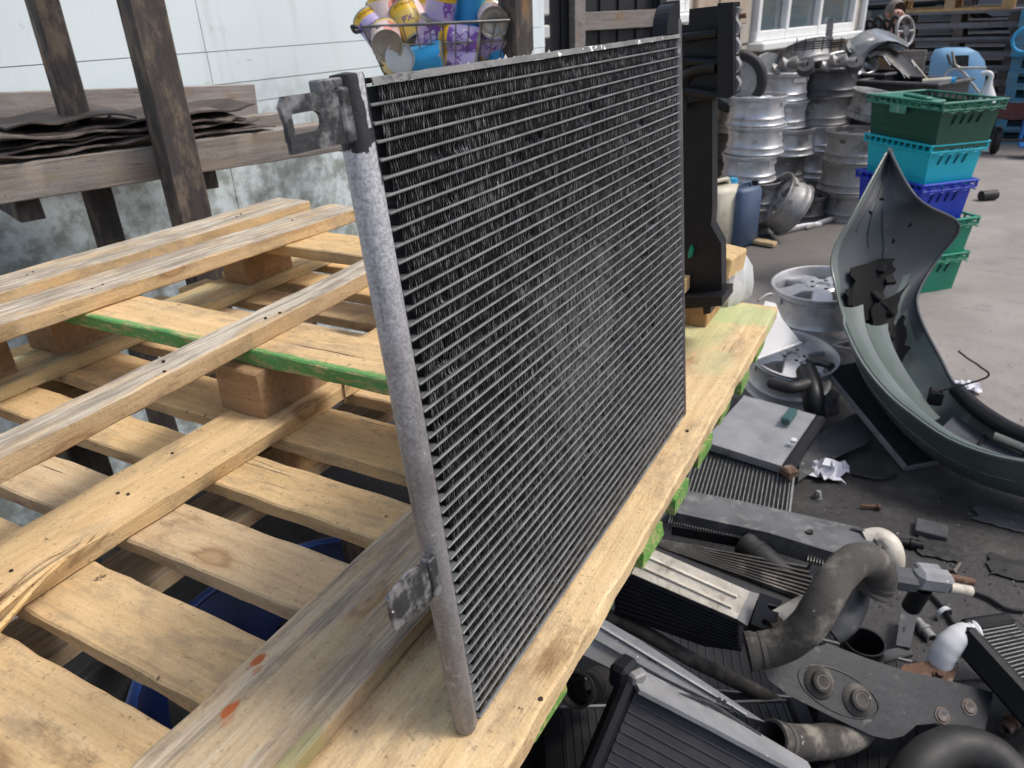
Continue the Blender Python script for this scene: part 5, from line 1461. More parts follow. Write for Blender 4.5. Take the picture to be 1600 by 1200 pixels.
for path in ([(1488, 80), (1492, 100), (1500, 106)], [(1474, 122), (1482, 110), (1498, 107), (1505, 106)], [(1498, 107), (1510, 118), (1520, 132), (1531, 146)], [(1500, 106), (1541, 106)]):
    MB().tube(smooth_path([gy(*p, YC + .02 * i) for i, p in enumerate(path)]), .011, 8).build('frame_tube', M['chrome'], chf, 60, world=True)
MB().bar(gy(1480, 84, YC), gy(1486, 102, YC), .10, .02, .008).build('back_pad', M['crate_bk'], chf, world=True)
for px in (1474, 1531):
    p = gy(px, 122 if px == 1474 else 146, YC + (.0 if px == 1474 else .06)); MB().tube([p, V((p.x, p.y, 0))], .011, 8).build('leg', M['chrome'], chf, 60, world=True)
for (px, py, l) in ((1483, 150, 'grey plastic dome on the ground below the blue panel'),):
    p = gy(px, py, 8.0); zt_ = p.z + .06
    t_ = thing('dome_cover' if 'dome' in l else 'rubber_lump', l, 'cover' if 'dome' in l else 'rubber', V((p.x, p.y, 0)))
    MB().lathe([(.26, 0), (.25, zt_ * .5), (.17, zt_ * .85), (.07, zt_ * .98), (0, zt_)], 20).build('dome_shell' if 'dome' in l else 'lump_body', M['greyplas'] if 'dome' in l else M['rubber_dark'], t_, 60)
    MB().lathe([(.30, 0), (.30, .02), (.26, .02)], 20).build('base_flange', M['rubber_dark'], t_, 60)
# hand trolley at the right edge
YT = 9.3
trp = gy(1597, 205, YT); trx = trp.x
tr = thing('hand_trolley', 'blue tubular hand trolley with black wheels and maroon load at the right edge', 'trolley', V((trx, YT, 0)))
MB().tube([(trx, YT, .16), (trx + .02, YT + .1, 1.3)], .018, 8).build('upright_tube', M['trolleyblue'], tr, 60, world=True)
MB().tube([(trx + .38, YT, .16), (trx + .40, YT + .1, 1.3)], .018, 8).build('upright_tube', M['trolleyblue'], tr, 60, world=True)
zz_ = gy(1600, 62, YT).z
MB().tube([V((gy(1603, 62, YT).x, YT, zz_)) + V((.11 * math.cos(q), 0, .11 * math.sin(q))) for q in [2 * PI * i / 20 for i in range(21)]], .016, 8).build('hoop_handle', M['skyblue'], tr, 60, world=True)
MB().box((trx + .19, YT - .12, .12), (.40, .24, .02), None, .004).build('toe_plate', M['trolleyblue'], tr, world=True)
for xx in (-.20, .50):
    wm_ = Matrix.Translation((trx + xx, YT + .05, .135)) @ R(PI / 2, 'Y')
    o = MB().lathe([(.06, -.035), (.11, -.04), (.132, -.02), (.132, .02), (.11, .04), (.06, .035)], 24, wm_, True).build('wheel', M['rubber_dark'], tr, 50, world=True)
    MB().lathe([(0, -.03), (.06, -.035), (.06, .035), (0, .03)], 16, wm_).build('rim', M['alu_dull'], o, 40, world=True)
MB().tube([(trx - .2, YT + .05, .135), (trx + .5, YT + .05, .135)], .012, 8).build('axle', M['blacksteel'], tr, 60, world=True)
rows = []
for i in range(9):
    rows.append([(trx - .36 + .5 * i / 8, YT - .10 + .05 * j, .36 + .16 * (i / 8 - .5) ** 2 * 4 * .35 - (.0 if j == 0 else .01 * j)) for j in range(4)])
MB().sheet(rows, .15).build('maroon_load', M['maroon'], tr, 50, world=True)
# odds and ends along the wall behind the stacks
p = onw(1222, 100, .15); 
t_ = thing('painted_panel', 'pale grey rounded panel leaning on stone wall under the window', 'car panel', V((p.x, p.y, 0)))
pt = onw(1198, 82, .2)
ol2 = []
for i in range(15):
    q = PI * i / 14; ol2.append((-.42 * math.cos(q), .55 + .28 * math.sin(q) ** .8))
ol2 = [(-.42, .0)] + ol2 + [(.42, .0)]
kz = (pt.z) / .83
MB().prism([(x, y * kz) for x, y in ol2], 0, .02, Matrix(((wd_.x, 0, wn_.x, pt.x), (wd_.y, 0, wn_.y, pt.y), (0, 1, 0, 0), (0, 0, 0, 1)))).build('panel_skin', M['silver_paint'], t_, world=True)
cn = onw(1165, 110, .45)
t_ = thing('tyre', 'black tyre standing upright behind the cowl and the first wheels', 'tyre', Matrix.Translation(V((gy(1150, 128, 5.6).x, 5.6, gy(1150, 128, 5.6).z))) @ R(math.radians(8), 'Z') @ R(PI / 2, 'X') @ Matrix.Scale(.64, 4))
MB().lathe([(.22, -.07), (.28, -.09), (.315, -.07), (.325, 0), (.315, .07), (.28, .09), (.22, .07)], 36, None, True).build('tyre_casing', M['rubber_dark'], t_, 60)
MB().lathe([(.222, -.06), (.20, -.05), (.19, 0), (.20, .05), (.222, .06)], 36).build('rim', M['alu_dull'], t_, 50)
p = gy(1303, 60, 6.7); pt_ = gy(1298, 28, 6.75)
t_ = thing('metal_stake', 'grey metal blade stuck upright among the wheels before the window', 'stake', V((p.x, 6.7, 0)))
MB().bar(V((p.x, 6.7, .2)), pt_, .05, .008, .001, up=(0, 1, 0)).build('stake_body', M['alu_dull'], t_, world=True)
for i, (px, py, l) in enumerate(((1235, 105, 'grey alloy bracket on the heap under the window'), (1275, 78, 'dark wire grille lying on the heap below window sill'), (1312, 100, 'grimy hub casting beside the black tubs'))):
    p = gy(px, py, 6.0 + .2 * i)
    t_ = thing(('alloy_bracket', 'wire_grille', 'hub_casting')[i], l, ('bracket', 'grille', 'casting')[i], p)
    if i == 1:
        for k in range(4): MB().tube([p + V((-.16, 0, .015 * k)), p + V((.18, .03, .015 * k + .02))], .005, 6).build('grille_wire', M['blacksteel'], t_, 60, world=True)
        for k in range(6): MB().tube([p + V((-.14 + .06 * k, 0, -.01)), p + V((-.14 + .06 * k, .01, .08))], .004, 6).build('grille_wire', M['blacksteel'], t_, 60, world=True)
    else:
        MB().tube(smooth_path([p + V((-.12, 0, -.03)), p + V((-.02, 0, .03)), p + V((.1, .03, .0))]), [.02 + .015 * (k % 3) for k in range(13)], 8).build('casting_body', M['alu_dull'], t_, 60, world=True)
        MB().lathe([(.02, -.03), (.06, -.03), (.06, .03), (.02, .03)], 14, Matrix.Translation(p + V((.1, .02, 0))) @ R(.8, 'X'), True).build('boss', M['alu_dark'], t_, 50, world=True)
# dark scrap left of the corner behind the man
p = gy(1362, 35, 9.4)
t_ = thing('engine_part', 'dark engine part with hoses heaped left of the person', 'engine part', V((p.x, 9.4, 0)))
MB().box((p.x, 9.4, (p.z - .1) / 2), (.5, .4, p.z - .1), None, .03).build('engine_block', M['blacksteel'], t_, world=True)
for k in range(6):
    a = V((p.x - .22 + .08 * k, 9.2, p.z - .12)); MB().tube(smooth_path([a, a + V((.04, -.02, .14 + .03 * (k % 2))), a + V((.12, 0, .10)), a + V((.15, .1, -.02))]), .018, 8).build('hose', M['rubber_dark'], t_, 60, world=True)
#@BUMPER
# ================================================================== GREEN BUMPER
def resample(P, n):
    P = [V(p) for p in P]; S_ = smooth_path(P, 8); d = [0]
    for i in range(1, len(S_)): d.append(d[-1] + (S_[i] - S_[i - 1]).length)
    out = []; j = 0
    for k in range(n):
        t = d[-1] * k / (n - 1)
        while j < len(d) - 2 and d[j + 1] < t: j += 1
        u = (t - d[j]) / max(1e-9, d[j + 1] - d[j]); out.append(S_[j].lerp(S_[j + 1], u))
    return out
Lp = [(1388, 232, .93), (1338, 325, .74), (1300, 397, .585), (1304, 445, .49), (1318, 500, .42), (1345, 560, .35), (1385, 612, .29), (1430, 650, .26), (1480, 684, .235), (1540, 708, .225), (1600, 721, .22), (1680, 735, .22), (1800, 745, .23)]
Rp = [(1389, 230, .935), (1432, 308, .79), (1498, 350, .66), (1466, 402, .52), (1436, 455, .41), (1434, 482, .365), (1446, 515, .32), (1470, 560, .26), (1493, 602, .20), (1540, 640, .18), (1600, 672, .18), (1680, 700, .18), (1800, 725, .19)]
NS = 60
LL = resample([gz(*p) for p in Lp], NS); RR = resample([gz(*p) for p in Rp], NS)
bump = thing('car_bumper', 'large grey green car bumper standing on its curved side, hollow face to the yard', 'bumper', V((LL[40].x, LL[40].y, 0)))
rows = []; NC = 17
mid = [(a + b_) / 2 for a, b_ in zip(LL, RR)]
for i in range(NS):
    tg = (mid[min(i + 1, NS - 1)] - mid[max(i - 1, 0)]).normalized()
    w_ = RR[i] - LL[i]; nn = tg.cross(w_)
    if nn.length < 1e-6: nn = V((0, -1, 0))
    nn.normalize()
    toc = (CAM - mid[i]).normalized()
    if nn.dot(toc) > 0: nn = -nn
    fr_ = i / (NS - 1)
    down = V((0, 0, -1)) - tg * tg.dot(V((0, 0, -1)))
    k_ = min(1, max(0, (fr_ - .35) / .2))
    dirn = (nn * (1 - k_) + down.normalized() * k_ + nn * .35 * k_).normalized()
    sag = .05 + .12 * k_
    sag = min(sag, .55 * w_.length + .02)
    row = []
    for j in range(NC):
        u = j / (NC - 1)
        prof = (1 - abs(2 * u - 1) ** 2.6)
        p = LL[i].lerp(RR[i], u) + dirn * sag * prof
        if p.z < .012: p.z = .012
        row.append(p)
    rows.append(row)
me_ = MB()
# painted near wall and flange
cut = 5
me_.cur = 0
sh = MB(); sh.sheet([r for r in rows], .0045)
bo = sh.build('bumper_skin', [M['bumper_in'], M['bumper_gr']], bump, 50, world=True)
nf = (NS - 1) * (NC - 1)
for k in range(len(bo.data.polygons)):
    q = k if k < nf else k - nf
    i, j = divmod(q, NC - 1)
    front = k < nf
    if k >= 2 * nf: idx = 1
    else:
        # inner face: raw plastic above, over-sprayed paint below; outer face painted
        edge = .46 + .10 * math.sin(j * .9)
        idx = 1 if (j < 1 or i / NS > edge) else 0
        if i / NS > edge and j > 10 and i / NS > .72: idx = 0
    bo.data.polygons[k].material_index = idx
# which side faces out is painted whole
c0 = bo.data.polygons[0]
def bpt(i, j, off=0.0):
    i0 = min(int(i), NS - 2); f = i - i0
    j0 = min(int(j), NC - 2); g = j - j0
    p = (rows[i0][j0] * (1 - g) + rows[i0][j0 + 1] * g) * (1 - f) + (rows[i0 + 1][j0] * (1 - g) + rows[i0 + 1][j0 + 1] * g) * f
    t1 = rows[i0 + 1][j0] - rows[i0][j0]; t2 = rows[i0][j0 + 1] - rows[i0][j0]
    n_ = t1.cross(t2).normalized()
    if n_.dot(CAM - p) < 0: n_ = -n_
    return p + n_ * off
# returned rim along the near edge
MB().tube([bpt(i, .0, .004) for i in range(1, NS)], .009, 8, squash=.7).build('near_rim', M['bumper_gr'], bump, 60, world=True)
MB().tube([bpt(i, NC - 1, .003) for i in range(1, NS)], .0065, 8).build('far_rim', M['bumper_in'], bump, 60, world=True)
def patch(i0, i1, j0, j1, off, name, mat, jag=0.0, th=.006, ni=8, nj=5):
    rr = []
    for a in range(ni + 1):
        row = []
        for b_ in range(nj + 1):
            jj = j0 + (j1 - j0) * b_ / nj + (jag * noise.noise(V((a * 1.7, b_ * .0 + j0, 2))) if b_ in (0, nj) else 0)
            row.append(bpt(i0 + (i1 - i0) * a / ni + (jag * .6 * noise.noise(V((b_ * 2.1, i0, a))) if a in (0, ni) else 0), max(0, min(NC - 1, jj)), off))
        rr.append(row)
    return MB().sheet(rr, th).build(name, mat, bump, 40, world=True)
patch(19, 26, 2.5, 9, .024, 'black_bracket', M['mattblack'], 1.6)
patch(24, 30, 7, 13, .034, 'black_bracket', M['mattblack'], 1.8)
patch(29, 34, 10, 14.5, .035, 'black_bracket', M['mattblack'], 1.6)
patch(21.5, 24, 1.0, 4, .022, 'black_bracket', M['mattblack'], 1.0)
for k in (.25, .5, .75):
    MB().tube([rows[int(43 + 14 * k)][0].lerp(rows[int(43 + 14 * k)][NC - 1], u) + V((0, 0, -.057)) for u in (.28, .45, .62, .78)], .006, 6).build('panel_rib', M['blackplas'], bump, 60, world=True)
for (a, b_, jj0, jj1) in ((6, 17, 4.5, 5.5), (9, 19, 7, 7.6), (5, 14, 3.6, 3.0)):
    MB().tube([bpt(a + (b_ - a) * k / 8, jj0 + (jj1 - jj0) * k / 8, .003) for k in range(9)], .006, 6).build('moulded_rib', M['bumper_in'], bump, 60, world=True)
def shelf(i0, i1, ua, ub, oa, ob, name, mat, th=.005):
    rr = []
    for i in range(i0, i1 + 1):
        A, B = rows[i][0], rows[i][NC - 1]
        e = .35 * min(1, (i - i0) / 4) if ua > 0 else 1
        rr.append([A.lerp(B, ua + (ub - ua) * k / 4) + V((0, 0, oa + (ob - oa) * k / 4 - .012 * math.sin(PI * k / 4))) for k in range(5)])
    return MB().sheet(rr, th).build(name, mat, bump, 50, world=True)
shelf(24, 58, .0, .26, .004, -.028, 'near_flange', M['bumper_gr'])
shelf(27, 41, .265, .60, -.030, -.075, 'green_recess', M['bumper_gr'])
shelf(42, 58, .265, .80, -.055, -.065, 'dark_grille_panel', M['bumper_in'])
for (i, j) in ((8, 6), (11, 4), (15, 11), (17, 8.5), (27, 4), (33, 12), (38, 5)):
    MB().lathe([(.004, .002), (.011, .002), (.012, 0)], 12, Matrix.Translation(bpt(i, j, .002)) @ (CAM - bpt(i, j)).to_track_quat('Z', 'Y').to_matrix().to_4x4(), ).build('clip_boss', M['mattblack'], bump, 50, world=True)
for (i0, j0, i1, j1) in ((3, 8, 17, 12), (12, 1.2, 24, 1.6), (26, 1.5, 50, 2.0), (30, 11, 39, 13)):
    MB().tube([bpt(i0 + (i1 - i0) * k / 10, j0 + (j1 - j0) * k / 10, .001) for k in range(11)], .0045, 6, squash=.6).build('crease', M['bumper_in'] if i0 < 20 else M['bumper_gr'], bump, 60, world=True)
for k in range(7):
    q = bpt(20 + k * 1.6, 7 + 1.2 * math.sin(k * 2.1) + k * .7, .03); MB().box((0, 0, 0), (.035 + .012 * (k % 3), .05, .02), Matrix.Translation(q) @ R(k * .7, 'Z') @ R(.6, 'X'), .004).build('black_clip', M['mattblack'], bump, world=True)
pp = [rows[i][0].lerp(rows[i][NC - 1], u) + V((0, 0, .0)) for i, u in ((41, .95), (45, .88), (50, .80), (57, .74))]
MB().tube(smooth_path(pp), .028, 12).build('black_pipe', M['blackplas'], bump, 60, world=True)
MB().box((0, 0, 0), (.05, .05, .06), Matrix.Translation(bpt(41, 14.5, .085)), .008).build('sensor_box', M['blackplas'], bump, world=True)
sx = bpt(41, 14.6, .11)
MB().tube(smooth_path([sx, gz(1541, 590, .30), gz(1530, 572, .36), gz(1512, 560, .40), gz(1498, 549, .44)]), .0035, 6).build('sensor_wire', M['rubber_dark'], bump, 60, world=True)
MB().tube([rows[i][0].lerp(rows[i][NC - 1], u) + V((0, 0, -.03)) for i, u in ((47, .72), (52, .63), (58, .55))], .014, 8, squash=.6).build('pale_bar', M['cream'], bump, 60, world=True)

#@SCRAP
M['washer'] = pbr('lightly_rusted_steel', (.13, .12, .115), (.09, .075, .065), 60, .6, .3, bump=.3, dirt=(.16, .09, .055), dscale=90, dlo=.52, dhi=.66)
# ================================================================== SCRAP HEAP BESIDE THE PALLET
def plane_pts(pts, P0, P1, P2):
    n_ = (P1 - P0).cross(P2 - P0).normalized()
    out = []
    for px, py in pts:
        r = ray(px, py); out.append(CAM + r * ((P0 - CAM).dot(n_) / r.dot(n_)))
    if n_.dot(CAM - P0) < 0: n_ = -n_
    return out, n_
def plate(pts, P3, th, name, mat, parent, sm=None):
    A, n_ = plane_pts(pts, *P3); B = [p - n_ * th for p in A]; n = len(A)
    # make the winding face the viewer
    ar = V((0, 0, 0))
    for i in range(n): ar += A[i].cross(A[(i + 1) % n])
    if ar.dot(n_) < 0: A = A[::-1]; B = B[::-1]
    return MB().add(A + B, [list(range(n)), [n + i for i in range(n)][::-1]] + [[(i + 1) % n, i, n + i, n + (i + 1) % n] for i in range(n)]).build(name, mat, parent, sm, world=True)

fin_grey = pbr('grey_radiator_fin', (.33, .335, .34), (.24, .245, .25), 20, .5, .5, dirt=(.06, .06, .06), dscale=12, dlo=.55, dhi=.75)
fin_black = pbr('black_radiator_fin', (.014, .014, .017), (.028, .028, .03), 20, .5, .2)
tube_pale = pbr('pale_radiator_tube', (.36, .35, .31), (.25, .245, .22), 30, .5, .4, dirt=(.08, .08, .08), dscale=20, dlo=.55, dhi=.72)
tube_black = pbr('black_radiator_tube', (.035, .035, .038), (.05, .05, .052), 30, .45, .2)
def radiator(label, O, U_, Vv, T_, nt, fin, tubem, tank, tanks='uv', name='old_radiator', tw=.045, rad_dir='v', fins=True, group=None, plates=True, corem=None, tf=.3):
    """flat core; O,U_,Vv are corners of its upper face. Tubes run along v (rad_dir='v') or u"""
    Mx, lx, ly = frame(O, U_, Vv)
    if Mx.col[2].to_3d().dot(CAM - O) < 0:
        Mx, lx, ly = frame(U_, O, Vv + U_ - O); tanks = tanks.translate(str.maketrans('uU', 'Uu'))
    t_ = thing(name, label, 'radiator', Mx, group)
    MB().box((lx / 2, ly / 2, -T_ / 2), (lx - .004, ly - .004, T_ - .006)).build('core', corem or fin_black, t_)
    along, across = (ly, lx) if rad_dir == 'v' else (lx, ly)
    tm = MB(); fm = MB(); pit = across / nt
    for i in range(nt):
        a = pit * (i + .5)
        c = (a, along / 2, -T_ / 2) if rad_dir == 'v' else (along / 2, a, -T_ / 2)
        sz = (min(.0022 if tf < .4 else 1, pit * tf), along - .006, T_) if rad_dir == 'v' else (along - .006, min(.0022 if tf < .4 else 1, pit * tf), T_)
        tm.box(c, sz)
        if fins and i < nt - 1:
            n = int(along / .0032); vs = []; fs = []
            for k in range(n + 1):
                s_ = along * k / n; e = a + pit * (.12 if k % 2 else .88)
                for z in (-.0012, -T_ * .3):
                    vs.append((e, s_, z) if rad_dir == 'v' else (s_, e, z))
            for k in range(n): fs.append([2 * k, 2 * k + 2, 2 * k + 3, 2 * k + 1])
            fm.add(vs, fs)
    tm.build('tube_rows', tubem, t_, kind='stuff')
    if fins: fm.build('fin_rows', fin, t_, kind='stuff')
    if 'u' in tanks: MB().box((-tw / 2, ly / 2, -T_ / 2), (tw, ly + .02, T_ * 1.25), None, .008).build('end_tank', tank, t_)
    if 'U' in tanks: MB().box((lx + tw / 2, ly / 2, -T_ / 2), (tw, ly + .02, T_ * 1.25), None, .008).build('end_tank', tank, t_)
    if 'v' in tanks: MB().box((lx / 2, -tw / 2, -T_ / 2), (lx + .02, tw, T_ * 1.25), None, .008).build('end_tank', tank, t_)
    if 'V' in tanks: MB().box((lx / 2, ly + tw / 2, -T_ / 2), (lx + .02, tw, T_ * 1.25), None, .008).build('end_tank', tank, t_)
    if plates:
        pl = M['alu_plate']
        if 'u' not in tanks.lower():
            for x in (-.003, lx + .003): MB().box((x, ly / 2, -T_ / 2), (.006, ly, T_ * 1.06), None, .001).build('side_plate', pl, t_)
        if 'v' not in tanks.lower():
            for y in (-.003, ly + .003): MB().box((lx / 2, y, -T_ / 2), (lx, .006, T_ * 1.06), None, .001).build('side_plate', pl, t_)
    return t_
# dark cores at the bottom of the heap, seen as the black between the upper pieces
for i, (x, y, z, rz, sx_, sy_, lab) in enumerate(((-.30, 1.02, .05, .25, .62, .42, 'black radiator flat on the ground at the bottom of heap'), (-.10, 1.35, .045, .1, .60, .44, 'black radiator flat on the ground in the middle of heap'),
                                       (-.36, 1.42, .10, .35, .55, .40, 'black radiator second layer under the cream topped intercooler'), (-.42, 1.80, .05, -.1, .62, .42, 'dark radiator flat under the bar shaped tank'), (-.20, 1.00, .12, .5, .5, .36, 'black radiator in the second layer below the grey rails'))):
    Mx = Matrix.Translation((x, y, z)) @ R(rz, 'Z')
    O, U_, Vv = Mx @ V((-sx_ / 2, -sy_ / 2, 0)), Mx @ V((sx_ / 2, -sy_ / 2, 0)), Mx @ V((-sx_ / 2, sy_ / 2, 0))
    radiator(lab, O, U_, Vv, .035, 28, fin_black, tube_black, M['blackplas'], 'uU', fins=False)
# R2 large grey radiator with pale tubes
radiator('grey radiator with pale tubes lying flat behind the long bar tank', gz(1058, 768, .17), gz(1232, 800, .17), gz(1098, 672, .17), .03, 26, fin_grey, tube_pale, M['greyplas'], '', rad_dir='v')
# R1 small fine radiator on top of it
r1 = radiator('small fine finned silver radiator with black side tank, under the nearest wheel', gz(1098, 688, .215), gz(1222, 727, .205), gz(1138, 612, .21), .026, 46, fin_grey, M['silver_fin'], M['blackplas'], 'U', tw=.035, rad_dir='u', fins=False, corem=fin_grey, tf=.55)
a = gz(1236, 650, .225); MB().bar(a + V((0, .04, 0)), a + V((-.01, -.05, 0)), .03, .025, .004).build('connector', pbr('teal_connector', (.03, .09, .085), None, 8, .4), r1, world=True)
a = gz(1240, 688, .225); MB().box(a, (.018, .022, .01), None, .002).build('white_clip', M['whiteplas'], r1, world=True)
a = gz(1243, 735, .20); MB().bar(a, a + V((-.03, -.03, 0)), .04, .03, .006).build('rusty_corner', M['rust'], r1, world=True)
# R3 the long bar tank with pale elbow
bt = thing('bar_intercooler', 'long dusty black tank of an intercooler ending in a cream elbow, across the heap', 'intercooler', gz(1220, 830, .20))
A3 = [(1052, 762), (1160, 783), (1290, 812), (1335, 822), (1362, 832), (1378, 852), (1374, 866), (1318, 868), (1200, 832), (1052, 800)]
P3 = (gz(1055, 780, .27), gz(1370, 850, .27), gz(1200, 800, .27))
plate(A3, P3, .055, 'tank_body', M['dusty_tank'], bt)
plate([(1050, 808), (1184, 838), (1180, 846), (1050, 822)], (gz(1055, 815, .235), gz(1190, 842, .235), gz(1100, 815, .235)), .03, 'core', fin_black, bt)
fm = MB()
for k in range(34):
    t = k / 33; p = gz(1048 + 136 * t, 806 + 30 * t, .238); q = gz(1045 + 136 * t, 818 + 30 * t, .232)
    fm.bar(p, q, .0022, .012)
fm.build('fin_rows', M['alu_white'], bt, world=True, kind='stuff')
fm = MB()
for k in range(11):
    t = k / 10; fm.bar(gz(1264 + 46 * t, 866 + 12 * t, .235), gz(1262 + 46 * t, 877 + 12 * t, .23), .0025, .012)
fm.build('fin_rows', M['alu_white'], bt, world=True, kind='stuff')
for (px, py) in ((1064, 779), (1265, 831)):
    c = gz(px, py, .273); MB().lathe([(0, .0), (.006, .0), (.009, .002), (.010, -.004)], 14, Matrix.Translation(c)).build('bolt_hole', M['rubber_dark'], bt, 40, world=True)
MB().tube(smooth_path([gz(1330, 826, .272), gz(1352, 832, .275), gz(1370, 848, .27), gz(1374, 862, .265)]), .005, 6).build('tank_seam', M['greyplas'], bt, 60, world=True)
MB().tube(smooth_path([gz(1352, 846, .25), gz(1372, 842, .26), gz(1388, 852, .255), gz(1394, 872, .23), gz(1392, 890, .19)]), [.030 + .0 * k for k in range(25)], 14, hollow=.004).build('cream_elbow', M['alu_white'], bt, 60, world=True)
# intercooler with cream top bar
ic = thing('intercooler', 'black finned intercooler with a dirty cream metal top bar and forked bracket', 'intercooler', atd(1090, 940, 1.6))
Pi = (atd(995, 870, 1.66), atd(1165, 945, 1.58), atd(1080, 890, 1.63))
plate([(960, 832), (1000, 849), (1172, 924), (1151, 967), (980, 893), (950, 880)], Pi, .012, 'top_bar', M['alu_white'], ic)
for (a, b_) in (((985, 858), (1152, 933)), ((975, 873), (1143, 949))):
    A_, n_ = plane_pts([a, b_], *Pi); MB().tube([A_[0] + n_ * .001, A_[1] + n_ * .001], .0035, 6).build('pressed_rib', M['alu_white'], ic, 60, world=True)
plate([(962, 887), (1151, 968), (1158, 1018), (1100, 1010), (960, 960)], (atd(980, 893, 1.665), atd(1151, 968, 1.585), atd(1100, 1010, 1.63)), .06, 'core', fin_black, ic)
Pf = (atd(980, 893, 1.662), atd(1151, 968, 1.582), atd(1100, 1010, 1.627))
fm = MB()
for k in range(9):
    t = (k + .5) / 9
    A_, n_ = plane_pts([(965, 889 + 68 * t), (1152 + 5 * t, 970 + 45 * t)], *Pf); fm.bar(A_[0], A_[1], .0025, .0045, up=n_)
fm.build('fin_rows', tube_black, ic, world=True, kind='stuff')
plate([(1172, 924), (1186, 928), (1168, 978), (1151, 967)], Pi, .03, 'end_casting', M['alu_dull'], ic)
Pk = (atd(1180, 930, 1.56), atd(1222, 945, 1.54), atd(1175, 975, 1.55))
fk = [(1188, 926), (1222, 938), (1221, 944), (1216, 947), (1202, 943), (1199, 948), (1203, 953), (1217, 957), (1214, 972), (1208, 974), (1193, 967), (1189, 971), (1192, 976), (1207, 981), (1204, 987), (1198, 986), (1173, 974)]
plate(fk, Pk, .004, 'forked_bracket', M['blacksteel'], ic)
# corrugated black hose / fins behind the intercooler
bm_ = thing('old_radiator', 'black radiator with coarse horizontal fins, behind the cream topped intercooler', 'radiator', gz(1150, 900, .2))
plate([(1000, 838), (1050, 850), (1210, 880), (1300, 915), (1300, 960), (1200, 945), (1000, 860)], (gz(1000, 850, .24), gz(1250, 900, .22), gz(1200, 940, .21)), .05, 'core', fin_black, bm_)
fm = MB()
for k in range(8):
    t = k / 7; fm.bar(gz(1010 + 20 * t, 842 + 14 * t, .245 - .01 * t), gz(1260 + 30 * t, 888 + 58 * t, .228 - .01 * t), .005, .012)
fm.build('fin_rows', M['rubber'], bm_, world=True, kind='stuff')
# ------------------------------------------------------------------ hoses
def hose(label, pts, r, mat, name='rubber_hose', hollow=.005, ends=True, seg=20, M_=None):
    P = smooth_path(pts, 8); t_ = thing(name, label, 'hose', P[len(P) // 2])
    rr = []
    for i in range(len(P)):
        e = min(i, len(P) - 1 - i); rr.append(r * (1.10 if e <= 2 and ends else 1.0 + .012 * math.sin(i * 1.3)))
    MB().tube(P, rr, seg, hollow=hollow).build('hose_wall', mat, t_, 50, world=True)
    if ends:
        for i0 in (5, len(P) - 6):
            MB().tube(P[i0 - 1:i0 + 1], [rr[i0] * 1.012 + .0008] * 2, seg, hollow=.002).build('moulded_band', mat, t_, 50, world=True)
    return t_
h1 = hose('fat dusty grey rubber hose bent like a hook, lying across the forked intercooler', [atd(1168, 1018, 1.50), atd(1215, 1010, 1.49), atd(1258, 982, 1.47), atd(1286, 940, 1.47), atd(1308, 902, 1.50), atd(1338, 876, 1.54), atd(1366, 880, 1.58), atd(1374, 905, 1.60), atd(1366, 926, 1.61)], .036, M['rubber'])
hose('dusty grey hose stub with open end toward the left, under the dark steel bracket', [atd(1204, 1155, 1.42), atd(1240, 1160, 1.46), atd(1290, 1158, 1.50), atd(1332, 1146, 1.54), atd(1358, 1120, 1.58), atd(1370, 1095, 1.62)], .034, M['rubber'], hollow=.006)
hose('black hose running under the bar tank toward the hooked hose', [gz(1165, 850, .22), gz(1200, 880, .21), gz(1240, 915, .19), gz(1290, 960, .17)], .036, M['rubber_dark'])
hose('thick black hose curving at the bottom right corner of the heap', [atd(1400, 1250, 1.45), atd(1440, 1195, 1.47), atd(1490, 1168, 1.5), atd(1545, 1180, 1.5), atd(1590, 1225, 1.47), atd(1610, 1260, 1.46)], .042, M['rubber_dark'])
hose('ring shaped black hose end in the shadow under the pallet edge', [atd(900, 1078, 1.46), atd(915, 1074, 1.52), atd(935, 1068, 1.60)], .033, M['rubber_dark'])
hose('slim rusty brown pipe lying low between the grey rails and intercooler', [atd(945, 962, 1.72), atd(1000, 985, 1.70), atd(1080, 1030, 1.68), atd(1180, 1080, 1.66), atd(1260, 1130, 1.66)], .017, M['rubber'], 'metal_pipe', hollow=.003)
# ------------------------------------------------------------------ dark steel bracket with two grommets
sb = thing('steel_bracket', 'dark grey pressed steel bracket with two rubber grommets and two washers', 'bracket', atd(1340, 1080, 1.5))
Pb = (atd(1200, 1050, 1.52), atd(1545, 1115, 1.56), atd(1340, 1140, 1.50))
outl = [(1193, 1046), (1215, 1030), (1290, 1006), (1306, 1012), (1352, 1030), (1420, 1052), (1468, 1062), (1552, 1084), (1538, 1146), (1520, 1150), (1486, 1140), (1462, 1130), (1432, 1133), (1412, 1150), (1390, 1155), (1364, 1150), (1300, 1120), (1230, 1085), (1200, 1062)]
plate(outl, Pb, .003, 'pressed_plate', M['blacksteel'], sb)
A_, nB = plane_pts([(1290, 1006), (1352, 1030), (1420, 1052), (1468, 1062), (1552, 1084)], *Pb)
MB().sheet([[p, p - nB * .028] for p in A_], .003).build('bent_flange', M['blacksteel'], sb, world=True)
A_, nB = plane_pts([(1280, 1066), (1340, 1094)], *Pb)
qn = nB.to_track_quat('Z', 'Y').to_matrix().to_4x4()
